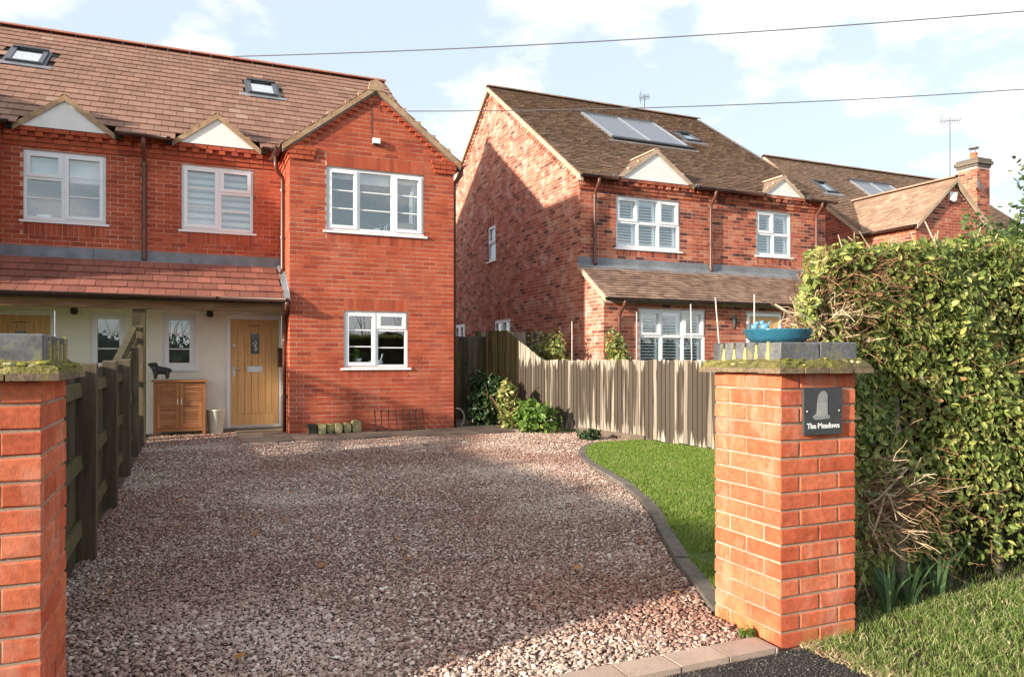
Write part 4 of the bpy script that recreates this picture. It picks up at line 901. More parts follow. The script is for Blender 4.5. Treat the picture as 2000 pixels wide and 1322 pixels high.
# wing
wy, wx0, wx1, wz, wr = 12.48, 16.0, 18.6, 4.5, 5.64
wgw = wall('wing_wall', T_Y(wy), wx0, wx1, 0, wz, [], M['mortar2'], H3, (17.3, 5.6))
pieces(wgw, 'brick', 'bricks', lay_bricks(wy, 'Y', -1, wx0, wx1, 2.0, 5.5, top=lambda z: (wx0 - .0035, wx1 + .0035) if z < 4.5 else (wx0 + (z - 4.5) / .846, wx1 - (z - 4.5) / .846)), M['brick2'], 0)
wall('wing_return', T_X(wx0), wy, Y3, 0, wz, [], M['mortar2'], H3); MB().quad((wx1, wy, 0), (wx1, Y3, 0), (wx1, Y3, wz), (wx1, wy, wz)).build('wing_far_wall', M['brick2'], H3)
el, er, ze, zr = wx0 - .1, wx1 + .1, 4.47, 5.70; xc = 17.3; Lw = math.hypot(xc - el, zr - ze); cw, sw_ = (xc - el) / Lw, (zr - ze) / Lw
wt = []
wd = MB()
for sd, xe in ((1, el), (-1, er)):
    wt += lay_tiles((xe, 12.38, ze), (0, 1, 0), (sd * cw, 0, sw_), (-sd * sw_, 0, cw), 3.6, Lw, .165, .105, t=.013, jit=.008, limits=lambda s: (0, 14.0 + max(0, ze + s * sw_ - 4.47) / k3 + .08 - 12.38))
    wd.hexa([(xe, 12.385, ze - .02), (xc, 12.385, zr - .02), (xc, 15.8, zr - .02), (xe, 14.1, ze - .02), (xe, 12.385, ze - .006), (xc, 12.385, zr - .006), (xc, 15.8, zr - .006), (xe, 14.1, ze - .006)])
    MB().hexa([(xe, 12.365, ze - .10), (xc, 12.365, zr - .10), (xc, 12.44, zr - .10), (xe, 12.44, ze - .10), (xe, 12.365, ze + .01), (xc, 12.365, zr + .01), (xc, 12.44, zr + .01), (xe, 12.44, ze + .01)]).build('verge', M['pale_verge'], H3)
wdo = wd.build('wing_roof', M['under'], H3); pieces(wdo, 'tile', 'tiles', wt, M['tile4'], 0)
ridge_run(wdo, (xc, 12.37, zr + .09), (xc, 15.6, zr + .09), .11, M['tile4'])
gutter('gutter', (el - .05, 12.38, ze - .02), (el - .05, 13.95, ze - .02), .055, M['gutter'], H3)
q = MB(); q.prism([(17.09, 5.36), (17.37, 5.36), (17.33, 5.16), (17.23, 5.12), (17.13, 5.16)], wy - .07, wy - .004); al = q.build('alarm_box', M['white'], H3)
MB().box(17.19, 17.27, wy - .06, wy - .01, 5.09, 5.125).build('alarm_lamp', M['black'], al)
# chimney
cm = MB().box(20.0, 20.52, 13.72, 14.28, 4.0, 6.60).build('chimney', M['mortar2'], H3)
cb_ = lay_bricks(13.72, 'Y', -1, 20.0, 20.52, 4.6, 6.56) + lay_bricks(20.0, 'X', -1, 13.72, 14.28, 4.6, 6.56, ph=1)
pieces(cm, 'brick', 'bricks', cb_, M['brick2'], 0)
for i, (o, z0_, z1_) in enumerate(((.03, 6.60, 6.68), (.07, 6.68, 6.77), (.04, 6.77, 6.84))): MB().box(20 - o, 20.52 + o, 13.72 - o, 14.28 + o, z0_, z1_).build('chimney_course', M['concrete'], cm)
MB().lathe([(.10, 0), (.085, .16), (.10, .18), (.10, .22)], (20.26, 14.0, 6.84), 14).build('chimney_pot', M['pot'], cm)
q = MB(); q.lathe([(.13, .34), (.13, .37), (.02, .40)], (20.26, 14.0, 6.84), 14)
for a in range(3): q.tube([(20.26 + .08 * math.cos(a * 2.1), 14 + .08 * math.sin(a * 2.1), 7.05), (20.26 + .08 * math.cos(a * 2.1), 14 + .08 * math.sin(a * 2.1), 7.19)], .008, 5)
q.build('chimney_cowl', M['grey'], cm)
# satellite dish, aerials, cables
q = thing('satellite_dish', 'grey satellite dish fixed beside the chimney of the farther house', 'dish', (19.9, 13.6, 6.05))
m = MB(); m.lathe([(.0, .0), (.12, .02), (.21, .07), (.22, .07), (.13, .005), (.0, -.015)], (0, 0, 0), 18); o = m.build('reflector', M['grey'], q); 
o.matrix_basis = Matrix.Translation((19.78, 13.55, 6.0)) @ Matrix.Rotation(rad(70), 4, 'X') @ Matrix.Rotation(rad(25), 4, 'Y')
MB().tube([(20.0, 13.75, 5.95), (19.85, 13.62, 5.98)], .015, 6).tube([(19.78, 13.52, 5.86), (19.74, 13.26, 5.92)], .008, 5).build('arm', M['grey'], q)
def aerial(label, x, y, z0, z1, s):
    t = thing('television_aerial', label, 'aerial', (x, y, z0))
    MB().tube([(x, y, z0), (x, y, z1)], .014, 6).build('mast', M['wire'], t)
    d = Vector((.75, -.55, 0)).normalized(); p = Vector((d.y, -d.x, 0))
    MB().tube([Vector((x, y, z1 - .06)) - d * s, Vector((x, y, z1 - .06)) + d * s], .010, 5).build('boom', M['wire'], t)
    m = MB()
    for k in range(-4, 5):
        c = Vector((x, y, z1 - .06)) + d * s * k / 4; h = .12 + .02 * (k % 2); m.tube([c - p * h * .5 - Vector((0, 0, h * .5)), c + p * h * .5 + Vector((0, 0, h * .5))], .006, 4)
    c = Vector((x, y, z1 - .06)) - d * s * .8
    for dz in (-.16, -.08, .08, .16): m.tube([c - p * .16 + Vector((0, 0, dz)), c + p * .16 + Vector((0, 0, dz))], .005, 4)
    m.build('elements', M['wire'], t)
aerial('small aerial on a short mast behind the ridge with the solar panels', 12.37, 18.7, 8.2, 9.12, .14)
aerial('tall thin aerial mast rising beside the chimney', 19.62, 14.25, 5.0, 8.02, .26)
def cable(name, label, p0, p1, sag, r):
    p0, p1 = Vector(p0), Vector(p1); pts = [p0.lerp(p1, i / 24) - Vector((0, 0, sag * 4 * (i / 24) * (1 - i / 24))) for i in range(25)]
    tag(MB().tube(pts, r, 6).build(name, M['wire']), label, 'cable', 'overhead cables')
def along(P, Q, t): return tuple(P[i] + (Q[i] - P[i]) * t for i in range(3))
c1a, c1b = (.26, 21.66, 9.75), (18.08, 11.27, 9.92)
cable('overhead_cable', 'upper overhead cable crossing the sky above all the roofs', along(c1a, c1b, -.35), along(c1a, c1b, 1.5), .55, .014)
cable('overhead_cable', 'lower overhead cable running from the house gable across the neighbouring roof', (4.36, 16.06, 6.77), (24.0, 5.0, 7.35), .35, .010)

# ------------------------------------------------------------------ gate pillars
BV = None
def bevel_unit(name, mat):
    k = ('bev', mat.name)
    if k not in UNIT:
        b = .5; e = .025
        import bmesh
        bm = bmesh.new(); bmesh.ops.create_cube(bm, size=1.0); me = bpy.data.meshes.new(name); bm.to_mesh(me); bm.free(); me.materials.append(mat); UNIT[k] = me
    return UNIT[k]
def bbrick(x0, x1, y0, y1, z0, z1, mat, parent, name='brick', c=.004):
    """a brick with worn (chamfered) edges"""
    m = MB(); j = lambda: R.uniform(-.0016, .0016)
    X, Y, Z = (x0, x1), (y0, y1), (z0, z1); vs, idx = [], {}
    for a in (0, 1):
        for b in (0, 1):
            for d in (0, 1):
                sx, sy, sz = (c if a == 0 else -c), (c if b == 0 else -c), (c if d == 0 else -c)
                for k, p in enumerate(((0, sy, sz), (sx, 0, sz), (sx, sy, 0))):
                    idx[a, b, d, k] = len(vs); vs.append((X[a] + p[0] + j(), Y[b] + p[1] + j(), Z[d] + p[2] + j()))
    f = []
    for a in (0, 1): f.append(tuple(idx[a, b, d, 0] for b, d in ((0, 0), (0, 1), (1, 1), (1, 0))))
    for b in (0, 1): f.append(tuple(idx[a, b, d, 1] for a, d in ((0, 0), (1, 0), (1, 1), (0, 1))))
    for d in (0, 1): f.append(tuple(idx[a, b, d, 2] for a, b in ((0, 0), (0, 1), (1, 1), (1, 0))))
    for a in (0, 1):
        for b in (0, 1): f.append((idx[a, b, 0, 0], idx[a, b, 1, 0], idx[a, b, 1, 1], idx[a, b, 0, 1]))
        for d in (0, 1): f.append((idx[a, 0, d, 0], idx[a, 1, d, 0], idx[a, 1, d, 2], idx[a, 0, d, 2]))
    for b in (0, 1):
        for d in (0, 1): f.append((idx[0, b, d, 1], idx[1, b, d, 1], idx[1, b, d, 2], idx[0, b, d, 2]))
    for a in (0, 1):
        for b in (0, 1):
            for d in (0, 1): f.append((idx[a, b, d, 0], idx[a, b, d, 1], idx[a, b, d, 2]))
    m.add(vs, f); return m.build(name, mat, parent)
def pillar(label, x0, y0, along_x):
    t = thing('gate_pillar', label, 'pillar', (x0 + .22, y0 + .22, 0), 'brick gate pillars')
    s = .44; x1, y1 = x0 + s, y0 + s; z = -.005; i = 0
    core = MB().box(x0 + .0058, x1 - .0058, y0 + .0058, y1 - .0058, -.05, 1.205).build('mortar', M['pmortar'], t)
    while z < 1.19:
        a = (i % 2 == 0); z1 = z + .065; p = lambda: R.uniform(-.0008, .0008)
        if a:
            for yy in ((y0, y0 + .1025), (y1 - .1025, y1)):
                for xx in ((x0, x0 + .215), (x0 + .225, x1)): bbrick(xx[0] + p(), xx[1] + p(), yy[0] + p(), yy[1] + p(), z, z1, M['pbrick'], t)
            for xx in ((x0, x0 + .1025), (x1 - .1025, x1)): bbrick(xx[0] + p(), xx[1] + p(), y0 + .1125, y1 - .1125, z, z1, M['pbrick'], t)
        else:
            for xx in ((x0, x0 + .1025), (x1 - .1025, x1)):
                for yy in ((y0, y0 + .215), (y0 + .225, y1)): bbrick(xx[0] + p(), xx[1] + p(), yy[0] + p(), yy[1] + p(), z, z1, M['pbrick'], t)
            for yy in ((y0, y0 + .1025), (y1 - .1025, y1)): bbrick(x0 + .1125, x1 - .1125, yy[0] + p(), yy[1] + p(), z, z1, M['pbrick'], t)
        z += .075; i += 1
    zt = z                                   # top of the brickwork: creasing tiles, moss-grown fillet, bricks on edge
    o = .055; n = 4; w = (s + 2 * o) / n
    for a in range(n):
        for b in range(n):
            if 0 < a < n - 1 and 0 < b < n - 1: continue
            m = MB(); u0, v0 = x0 - o + a * w, y0 - o + b * w
            m.box(u0 + .003, u0 + w - .003, v0 + R.uniform(-.006, .004), v0 + w - .003, zt - .008 + R.uniform(-.003, .002), zt + .010 + R.uniform(0, .004)); m.build('creasing_tile', M['creasing'], t)
    g = 14; vs, fs = [], []                   # lumpy mortar fillet
    rings = ((o - .004, zt + .004), (o - .012, zt + .022), (o * .55, zt + .035), (-.002, zt + .055), (-.04, zt + .06))
    for e, zz_ in rings:
        for k in range(4 * g):
            sd, f = divmod(k, g); f /= g; r_ = s / 2 + e
            px, py = [(-r_ + 2 * r_ * f, -r_), (r_, -r_ + 2 * r_ * f), (r_ - 2 * r_ * f, r_), (-r_, r_ - 2 * r_ * f)][sd]
            vs.append((x0 + s / 2 + px + R.uniform(-.004, .004), y0 + s / 2 + py + R.uniform(-.004, .004), zz_ + R.uniform(-.005, .006)))
    K = 4 * g; fs = [(i_ * K + j, i_ * K + (j + 1) % K, (i_ + 1) * K + (j + 1) % K, (i_ + 1) * K + j) for i_ in range(len(rings) - 1) for j in range(K)] + [tuple(range((len(rings) - 1) * K, len(rings) * K))]
    MB().add(vs, fs).build('mossy_fillet', M['moss'], t)
    nb = 6; wb_ = s / nb; zb = zt + .045
    MB().box(x0 + .01, x1 - .01, y0 + .01, y1 - .01, zb - .03, zb + .068).build('cap_mortar', M['moss'], t)
    for k in range(nb):
        for h in range(2):
            bbrick(x0 + h * .2225 - .004 * (h == 0), x0 + h * .2225 + .2175 + .004 * (h == 1), y0 + k * wb_ + (.007 if k else -.004), y0 + (k + 1) * wb_ - (.007 if k < nb - 1 else -.004), zb - .01 + R.uniform(-.002, .002), zb + .082 + R.uniform(-.003, .002), M['blue'], t, 'cap_brick')
    for k in range(nb + 1):                    # moss in the joints of the cap
        if k in (0,): continue
        for xx in (x0 - .004, x1 + .002):
            m = MB(); yy = y0 + k * wb_ - .001; hh = R.uniform(.05, .085)
            m.hexa([(xx - .004, yy - .014, zb - .01), (xx + .008, yy - .014, zb - .01), (xx + .008, yy + .014, zb - .01), (xx - .004, yy + .014, zb - .01), (xx - .001, yy - .005, zb + hh), (xx + .008, yy - .005, zb + hh), (xx + .008, yy + .005, zb + hh), (xx - .001, yy + .005, zb + hh)])
            if k < nb: m.build('moss_clump', M['moss2'], t)
    m = MB()
    for k in range(90):                        # moss cushions and lichen
        sd = R.randint(0, 3); f = R.uniform(-.24, .24); e = R.uniform(.215, .262); px, py = [(f, -e), (e, f), (f, e), (-e, f)][sd]; r_ = R.uniform(.004, .015)
        m.ball((x0 + s / 2 + px, y0 + s / 2 + py, zt + .02 + (.262 - e) * .6 + R.uniform(0, .01)), r_ * R.uniform(.8, 1.6), r_ * R.uniform(.8, 1.6), r_ * .6, 6, 4)
    tag(m.build('moss_cushions', M['moss3'], t), kind='stuff')
    return zb + .082
PT = pillar('brick gate pillar with slate name plaque and blue dish beside the hedge', 2.32, 2.46, True)
pillar('brick gate pillar with mossy cap at the end of the dark wooden fence', -.85, 2.53, True)

# slate plaque
pq = thing('name_plaque', 'dark slate house name plaque reading The Meadows on the gate pillar', 'plaque', (2.55, 2.45, .915))
y = 2.445
MB().box(2.438, 2.66, y, y + .012, .915, 1.122).build('slate', M['slate'], pq)
y2 = y - .0012
def flat(name, poly, mat, yy): MB().prism(poly, yy, yy + .001).build(name, mat, pq)
flat('motif_base', [(2.487, .99), (2.503, .98), (2.585, .985), (2.587, .997), (2.573, 1.003), (2.503, 1.003), (2.490, 1.0)], M['etch'], y2)
flat('motif_shaft', [(2.502, .996), (2.572, .996), (2.572, 1.055), (2.512, 1.055), (2.510, 1.012), (2.504, 1.006)], M['etch2'], y2 - .0008)
flat('motif_dome', [(2.512, 1.055), (2.572, 1.055), (2.573, 1.088), (2.567, 1.100), (2.556, 1.107), (2.543, 1.107), (2.530, 1.100), (2.520, 1.088)], M['etch'], y2 - .0008)
for xx in (2.455, 2.643): MB().ball((xx, y - .001, 1.018), .0045, .003, .0045, 8, 4).build('screw', M['chrome'], pq)
cu = bpy.data.curves.new('lettering', 'FONT'); cu.body = 'The Meadows'; cu.size = .0335; cu.align_x = 'CENTER'; cu.extrude = .0006; cu.offset = .0006; cu.space_character = 1.0
tmp = bpy.data.objects.new('lettering', cu); col.objects.link(tmp); bpy.context.view_layer.update()
me = bpy.data.meshes.new_from_object(tmp.evaluated_get(bpy.context.evaluated_depsgraph_get())); bpy.data.objects.remove(tmp); me.materials.clear(); me.materials.append(M['white'])
put('lettering', me, pq, Matrix.Translation((2.549, y - .0012, .943)) @ Matrix.Rotation(rad(90), 4, 'X'))

# blue dish with two birds
DX, DY = 2.49, 2.66
bd = thing('bird_dish', 'shallow blue glazed dish with two blue birds on top of the gate pillar', 'dish', (DX, DY, PT))
MB().lathe([(0, 0), (.105, 0), (.118, .004), (.138, .022), (.147, .045), (.156, .056), (.157, .061), (.150, .060), (.142, .046), (.13, .026), (.11, .012), (0, .010)], (DX, DY, PT + .001), 40).build('dish', M['dish'], bd, True)
for off, sz, fl in ((-.073, .92, 1), (-.026, 1.05, -1)):
    cx, cy, z = DX + .918 * off + .3955 * .10, DY - .3955 * off + .918 * .10, PT + .077
    m = MB(lambda x, y, zz: (cx + sz * (x * .918 * fl + y * .3955), cy + sz * (-x * .3955 * fl + y * .918), z + sz * zz))
    m.ball((0, 0, 0), .021, .017, .019, 12, 8); m.ball((.012, 0, .019), .013, .012, .012, 10, 6)
    m.add([(-.012, -.008, .004), (-.012, .008, .004), (-.026, .005, .030), (-.026, -.005, .030), (-.010, 0, .014), (-.014, 0, -.008)], [(0, 1, 2, 3), (0, 4, 3), (1, 2, 4), (4, 2, 3), (0, 3, 5), (1, 5, 2), (5, 3, 2)])
    m.add([(.023, -.004, .018), (.023, .004, .018), (.023, 0, .025), (.034, 0, .019)], [(0, 1, 3), (1, 2, 3), (2, 0, 3), (0, 2, 1)])
    m.tube([(0, 0, -.012), (0, 0, -.030)], .007, 6); m.build('bird', M['bird'], bd, True)

# ------------------------------------------------------------------ dark fence on the party line (left)
lf = thing('timber_fence', 'low dark mossy timber fence of posts, rails and spaced boards beside the gravel', 'fence', (-.72, 7, 0))
def lfx(y): return -.52 - .018 * y
posts = [(5.20, 1.212), (6.90, 1.222), (8.80, 1.232), (10.55, 1.385), (12.05, 1.72)]
for yy, hh in posts:
    m = MB(); j = R.uniform(-.006, .006); x = lfx(yy)
    m.hexa([(x - .052, yy, -.05), (x + .052, yy, -.05), (x + .052, yy + .10, -.05), (x - .052, yy + .10, -.05), (x - .053 + j, yy + j, hh), (x + .051 + j, yy + j, hh), (x + .051 + j, yy + .10, hh + .012), (x - .053 + j, yy + .10, hh + .012)]); m.build('post', M['lpost'], lf)
def lf_top(y): return 1.18 if y < 8.8 else 1.18 + (y - 8.8) * .155
for a, b in zip([2.98] + [p[0] + .10 for p in posts], [p[0] for p in posts]):
    for z in (.22, .62, 1.06):
        za, zb = z * lf_top(a) / 1.18, z * lf_top(b) / 1.18; x, x2 = lfx(a), lfx(b); q = .042
        m = MB(); m.hexa([(x - .045, a, za - q), (x - .015, a, za - q), (x2 - .015, b, zb - q), (x2 - .045, b, zb - q), (x - .045, a, za + q), (x - .024, a, za + q), (x2 - .024, b, zb + q), (x2 - .045, b, zb + q)]); m.build('rail', M['lrail'], lf)
yy = 3.02
while yy < 12.1:
    w_ = R.uniform(.075, .135); m = MB(); h = lf_top(yy) + R.uniform(-.012, .012); x = lfx(yy); m.box(x - .072, x - .048, yy, yy + w_, .44, h); m.build('board', M['lfence'], lf); yy += w_ + (R.uniform(.002, .008) if yy < 9.3 else R.uniform(.09, .17))  # wide gaps at the far end added to thin the shadow on the gable
yy = 3.02
while yy < 12.2:
    y1 = min(yy + 1.5, 12.2); x = lfx(yy); x2 = lfx(y1)
    for z in (0, .22): MB().hexa([(x - .078, yy, z), (x - .05, yy, z), (x2 - .05, y1 - .01, z), (x2 - .078, y1 - .01, z), (x - .078, yy, z + .215), (x - .05, yy, z + .215), (x2 - .05, y1 - .01, z + .215), (x2 - .078, y1 - .01, z + .215)]).build('gravel_board', M['lfence'], lf)
    yy += 1.5
MB().hexa([(-.80, 8.8, 1.18), (-.725, 8.8, 1.18), (-.77, 12.1, 1.685), (-.85, 12.1, 1.685), (-.80, 8.8, 1.22), (-.725, 8.8, 1.22), (-.77, 12.1, 1.725), (-.85, 12.1, 1.725)]).build('capping_rail', M['lrail'], lf)

# ------------------------------------------------------------------ weathered board fence on the right
rf = thing('board_fence', 'weathered close-board fence with a sloping step beside the lawn', 'fence', (fence_x(9), 9, 0))
fd = Vector((-.153, 1, 0)).normalized(); fn = Vector((-fd.y, fd.x, 0))   # towards our side
def rf_top(y): return 1.225 if y < 12.0 else (1.225 + (y - 12.0) / 1.2 * .58 if y < 13.2 else 1.805)
y = 3.75; i = 0
while y < 14.0:
    wd_ = .088; base = Vector((fence_x(y), y, 0)); p0, p1 = base, base + fd * (wd_ + .014)
    n0, n1 = fn * (.010 + R.uniform(0, .003)), fn * .026
    t0, t1 = rf_top(p0.y) + (dz := R.uniform(-.013, .010)), rf_top(p1.y) + dz + R.uniform(-.004, .004); zb = .045 + R.uniform(-.01, .02)
    q0, q1 = p0 + n1, p1 + n0; b0, b1 = p0 + n1 - fn * .014, p1 + n0 - fn * .006
    m = MB(); m.hexa([(q0.x, q0.y, zb), (q1.x, q1.y, zb), (b1.x, b1.y, zb), (b0.x, b0.y, zb), (q0.x, q0.y, t0), (q1.x, q1.y, t1), (b1.x, b1.y, t1), (b0.x, b0.y, t0)])
    m.build('board', M['rfence'] if y < 12.85 + R.uniform(-.15, .15) else M['sfence'], rf); y += wd_ * fd.y; i += 1
for z in (.3, 1.0):
    a, b = Vector((fence_x(3.75), 3.75, z)), Vector((fence_x(14), 14, z)); m = MB(); m.hexa([tuple(a - fn * .02), tuple(b - fn * .02), tuple(b - fn * .09), tuple(a - fn * .09), tuple(a - fn * .02 + Vector((0, 0, .07))), tuple(b - fn * .02 + Vector((0, 0, .07))), tuple(b - fn * .09 + Vector((0, 0, .07))), tuple(a - fn * .09 + Vector((0, 0, .07)))]); m.build('rail', M['rfence'], rf)
for y in (3.9, 6.3, 8.7, 11.1, 13.2):
    b = Vector((fence_x(y), y, 0)) - fn * .07; MB().box(b.x - .05, b.x + .05, b.y - .05, b.y + .05, -.1, rf_top(y) - .05).build('post', M['rfence'], rf)
a, b = Vector((fence_x(10.9), 10.9, 0)), Vector((fence_x(9.3), 9.3, 0))
m = MB(); pts = [a + fn * .05, b + fn * .05, b + fn * .03, a + fn * .03]; m.hexa([(p.x, p.y, -.03) for p in pts] + [(p.x, p.y, .10) for p in pts]); m.build('gravel_board', M['slab'], rf)
# tall side gate between house and fence
sg = thing('side_gate', 'tall dark damp board gate closing the side passage', 'gate', (4.85, 14.05, 0))
x = 4.27
while x < 5.46:
    MB().box(x + .002, min(x + .098, 5.46), 14.02 + R.uniform(-.003, .003), 14.045, .04, 1.69 + R.uniform(-.005, .005)).build('board', M['gfence'], sg); x += .1
for z in (.3, .95, 1.5): MB().box(4.27, 5.46, 14.047, 14.09, z, z + .09).build('rail', M['gfence'], sg)
MB().box(5.02, 5.06, 13.985, 14.02, 1.12, 1.2).build('latch', M['black'], sg)
# fence across the neighbour's garden
nf = thing('garden_fence', 'grey board fence behind the variegated bush in the neighbouring garden', 'fence', (6.4, 14.6, 0))
x = 5.45
while x < 7.25:
    MB().box(x + .003, x + .127, 14.60 + R.uniform(0, .008), 14.625, .03, 1.82 + R.uniform(-.006, .006)).build('board', M['rfence'] if int(x * 7.3) % 3 else M['gfence'], nf); x += .13
for z in (.4, 1.4): MB().box(5.45, 7.26, 14.63, 14.68, z, z + .08).build('rail', M['gfence'], nf)
# canes
for i, (x, y, zt, lean, lab) in enumerate(((6.75, 12.72, 1.97, 0, 'pale cane nearest the tall part of the board fence'), (6.85, 10.59, 2.03, 0, 'upright pale cane at the side of the shuttered lean-to window'), (6.9, 9.17, 2.07, .03, 'pale cane in front of the shuttered lean-to window'), (6.95, 8.62, 2.13, .13, 'leaning pale cane between lean-to window and wall lantern'), (6.9, 7.8, 2.11, 0, 'tall pale cane standing behind the blue dish'))):
    tag(MB().tube([(x + lean, y - lean * .3, 0), (x + lean * .5, y, zt * .5), (x - lean * .3, y, zt)], .008, 7).build('garden_cane', M['cane']), lab, 'cane', 'garden canes behind the board fence')

# ------------------------------------------------------------------ things by the front door
cb2 = thing('slatted_cabinet', 'brown slatted wooden cabinet with two louvred doors under the porch window', 'cabinet', (-.22, 13.35, 0))
x0, x1, y0, y1, zt = -.605, .165, 13.13, 13.52, .90
for a in (x0, x1 - .045):
    for b in (y0, y1 - .045): MB().box(a, a + .045, b, b + .045, 0, zt - .03).build('leg', M['teak'], cb2)
MB().box(x0 - .03, x1 + .03, y0 - .03, y1 + .02, zt - .03, zt).build('top', M['teak'], cb2)
MB().box(x0 + .04, x1 - .04, y0 + .03, y1 - .01, .09, zt - .035).build('carcass', M['oak_dark'], cb2)
MB().box(x0 + .045, x1 - .045, y0 + .006, y0 + .03, .07, .115).build('bottom_rail', M['teak'], cb2)
xm = (x0 + x1) / 2
for k, (a, b) in enumerate(((x0 + .05, xm - .004), (xm + .004, x1 - .05))):
    d = MB(); d.plate(a, b, .122, zt - .036, [(a + .05, b - .05, .18, .475), (a + .05, b - .05, .53, zt - .085)], y0 + .002, y0 + .024); d = d.build('cabinet_door', M['teak'], cb2)
    for lo, hi in ((.18, .475), (.53, zt - .085)):
        n = 7; st = (hi - lo) / n
        for i in range(n):
            z = lo + i * st; MB().hexa([(a + .05, y0 + .004, z + .002), (b - .05, y0 + .004, z + .002), (b - .05, y0 + .012, z + .002), (a + .05, y0 + .012, z + .002), (a + .05, y0 + .019, z + st + .003), (b - .05, y0 + .019, z + st + .003), (b - .05, y0 + .027, z + st + .003), (a + .05, y0 + .027, z + st + .003)]).build('slat', M['teak'], d)
    hx = (b - .024) if k == 0 else (a + .024); MB().tube([(hx, y0 + .004, .50), (hx, y0 - .024, .505), (hx, y0 - .024, .595), (hx, y0 + .004, .60)], .008, 8).build('handle', M['steel'], d)
# figurine: one skinned body
def skinned(name, joints, edges, mat, parent=None, sub=2):
    me = bpy.data.meshes.new(name); me.from_pydata([j[0] for j in joints], edges, []); o = bpy.data.objects.new(name, me); link(o, parent)
    import bmesh
    bm = bmesh.new(); bm.from_mesh(me); sl = bm.verts.layers.skin.verify()
    for v, j in zip(bm.verts, joints): v[sl].radius = (j[1], j[1]); v[sl].use_root = v.index == 0
    bm.to_mesh(me); bm.free(); o.modifiers.new('skin', 'SKIN')
    ss = o.modifiers.new('sub', 'SUBSURF'); ss.levels = ss.render_levels = sub
    bpy.context.view_layer.update()
    m2 = bpy.data.meshes.new_from_object(o.evaluated_get(bpy.context.evaluated_depsgraph_get())); o.modifiers.clear(); o.data = m2
    m2.materials.clear(); m2.materials.append(mat); m2.polygons.foreach_set('use_smooth', [True] * len(m2.polygons)); return o
fx, fy, fz = -.53, 13.30, .90
J = [((fx + .03, fy, fz + .155), .062), ((fx + .12, fy, fz + .15), .055), ((fx - .05, fy, fz + .165), .060), ((fx - .085, fy, fz + .22), .046), ((fx - .075, fy - .005, fz + .265), .050), ((fx - .135, fy - .01, fz + .255), .030), ((fx - .165, fy - .012, fz + .245), .022),
     ((fx - .05, fy - .04, fz + .08), .030), ((fx - .055, fy - .042, fz + .016), .026), ((fx - .05, fy + .04, fz + .08), .030), ((fx - .055, fy + .042, fz + .016), .026),
     ((fx + .12, fy - .04, fz + .08), .032), ((fx + .125, fy - .042, fz + .016), .027), ((fx + .12, fy + .04, fz + .08), .032), ((fx + .125, fy + .042, fz + .016), .027), ((fx + .175, fy, fz + .17), .016), ((fx + .185, fy, fz + .12), .010),
     ((fx - .045, fy - .05, fz + .27), .018), ((fx - .03, fy - .065, fz + .225), .020), ((fx - .045, fy + .05, fz + .27), .018), ((fx - .03, fy + .065, fz + .225), .020)]
fo = skinned('animal_figurine', J, [(0, 1), (0, 2), (2, 3), (3, 4), (4, 5), (5, 6), (2, 7), (7, 8), (2, 9), (9, 10), (1, 11), (11, 12), (1, 13), (13, 14), (1, 15), (15, 16), (4, 17), (17, 18), (4, 19), (19, 20)], M['bronze'])
tag(fo, 'dark bronze animal figurine standing on the slatted cabinet', 'figurine')
MB().tube([(fx - .125, fy, fz + .19), (fx - .10, fy - .045, fz + .195), (fx - .065, fy - .05, fz + .205), (fx - .04, fy, fz + .22)], .010, 6).build('ribbon', M['grey'], fo, True)
bu = thing('planter_bucket', 'cream tapered bucket standing between cabinet and front door', 'bucket', (.33, 13.30, 0))
MB().lathe([(.105, 0), (.110, .01), (.148, .375), (.154, .38), (.154, .395), (.146, .395), (.138, .37), (.10, .05), (0, .05)], (.33, 13.30, .006), 28).build('body', M['cream'], bu, True)
MB().lathe([(.150, 0), (.157, .006), (.150, .012)], (.33, 13.30, .385), 28).build('rim', M['cream'], bu, True)
# short logs against the wall
xs = [1.76, 1.90, 2.035, 2.165, 2.31, 2.465]
labs = ['dark wet square log, first of the row beside the drainpipe', 'mossy square log second in the row of short logs', 'smallest rounded mossy log, third in the row against the wall', 'mossy rounded log fourth in the row of short logs', 'mossy log fifth in the row of short logs', 'tallest mossy log at the end of the row nearest the wire rack']
for i, (x, lb_) in enumerate(zip(xs, labs)):
    w_, h_ = (.062, .16) if i not in (2, 5) else ((.055, .155) if i == 2 else (.070, .195)); ex = 5 if i in (0, 1, 5) else 2.8; yf = 12.20 - .03 * (i % 2); n = 20; poly = []
    for k in range(n):
        a = 2 * math.pi * k / n; c_a, s_a = math.cos(a), math.sin(a); poly.append((x + w_ * math.copysign(abs(c_a) ** (2 / ex), c_a) + R.uniform(-.002, .002), .03 + h_ / 2 + h_ / 2 * math.copysign(abs(s_a) ** (2 / ex), s_a) + R.uniform(-.002, .002)))
    t = thing('timber_log', lb_, 'log', (x, 12.28, .03), 'short logs against the house wall')
    MB().prism(poly, yf + .004, 12.40).build('bark', M['log'] if i else M['logdark'], t)
    cx, cz = x, .03 + h_ / 2
    MB().prism([(cx + (p[0] - cx) * .93, cz + (p[1] - cz) * .93) for p in poly], yf, yf + .005).build('end_grain', M['logend'] if i else M['logdark'], t)
    if i: MB().prism([(cx + (p[0] - cx) * .42 + .004, cz + (p[1] - cz) * .36) for p in poly], yf - .003, yf + .001).build('heart_ring', M['logring'], t)
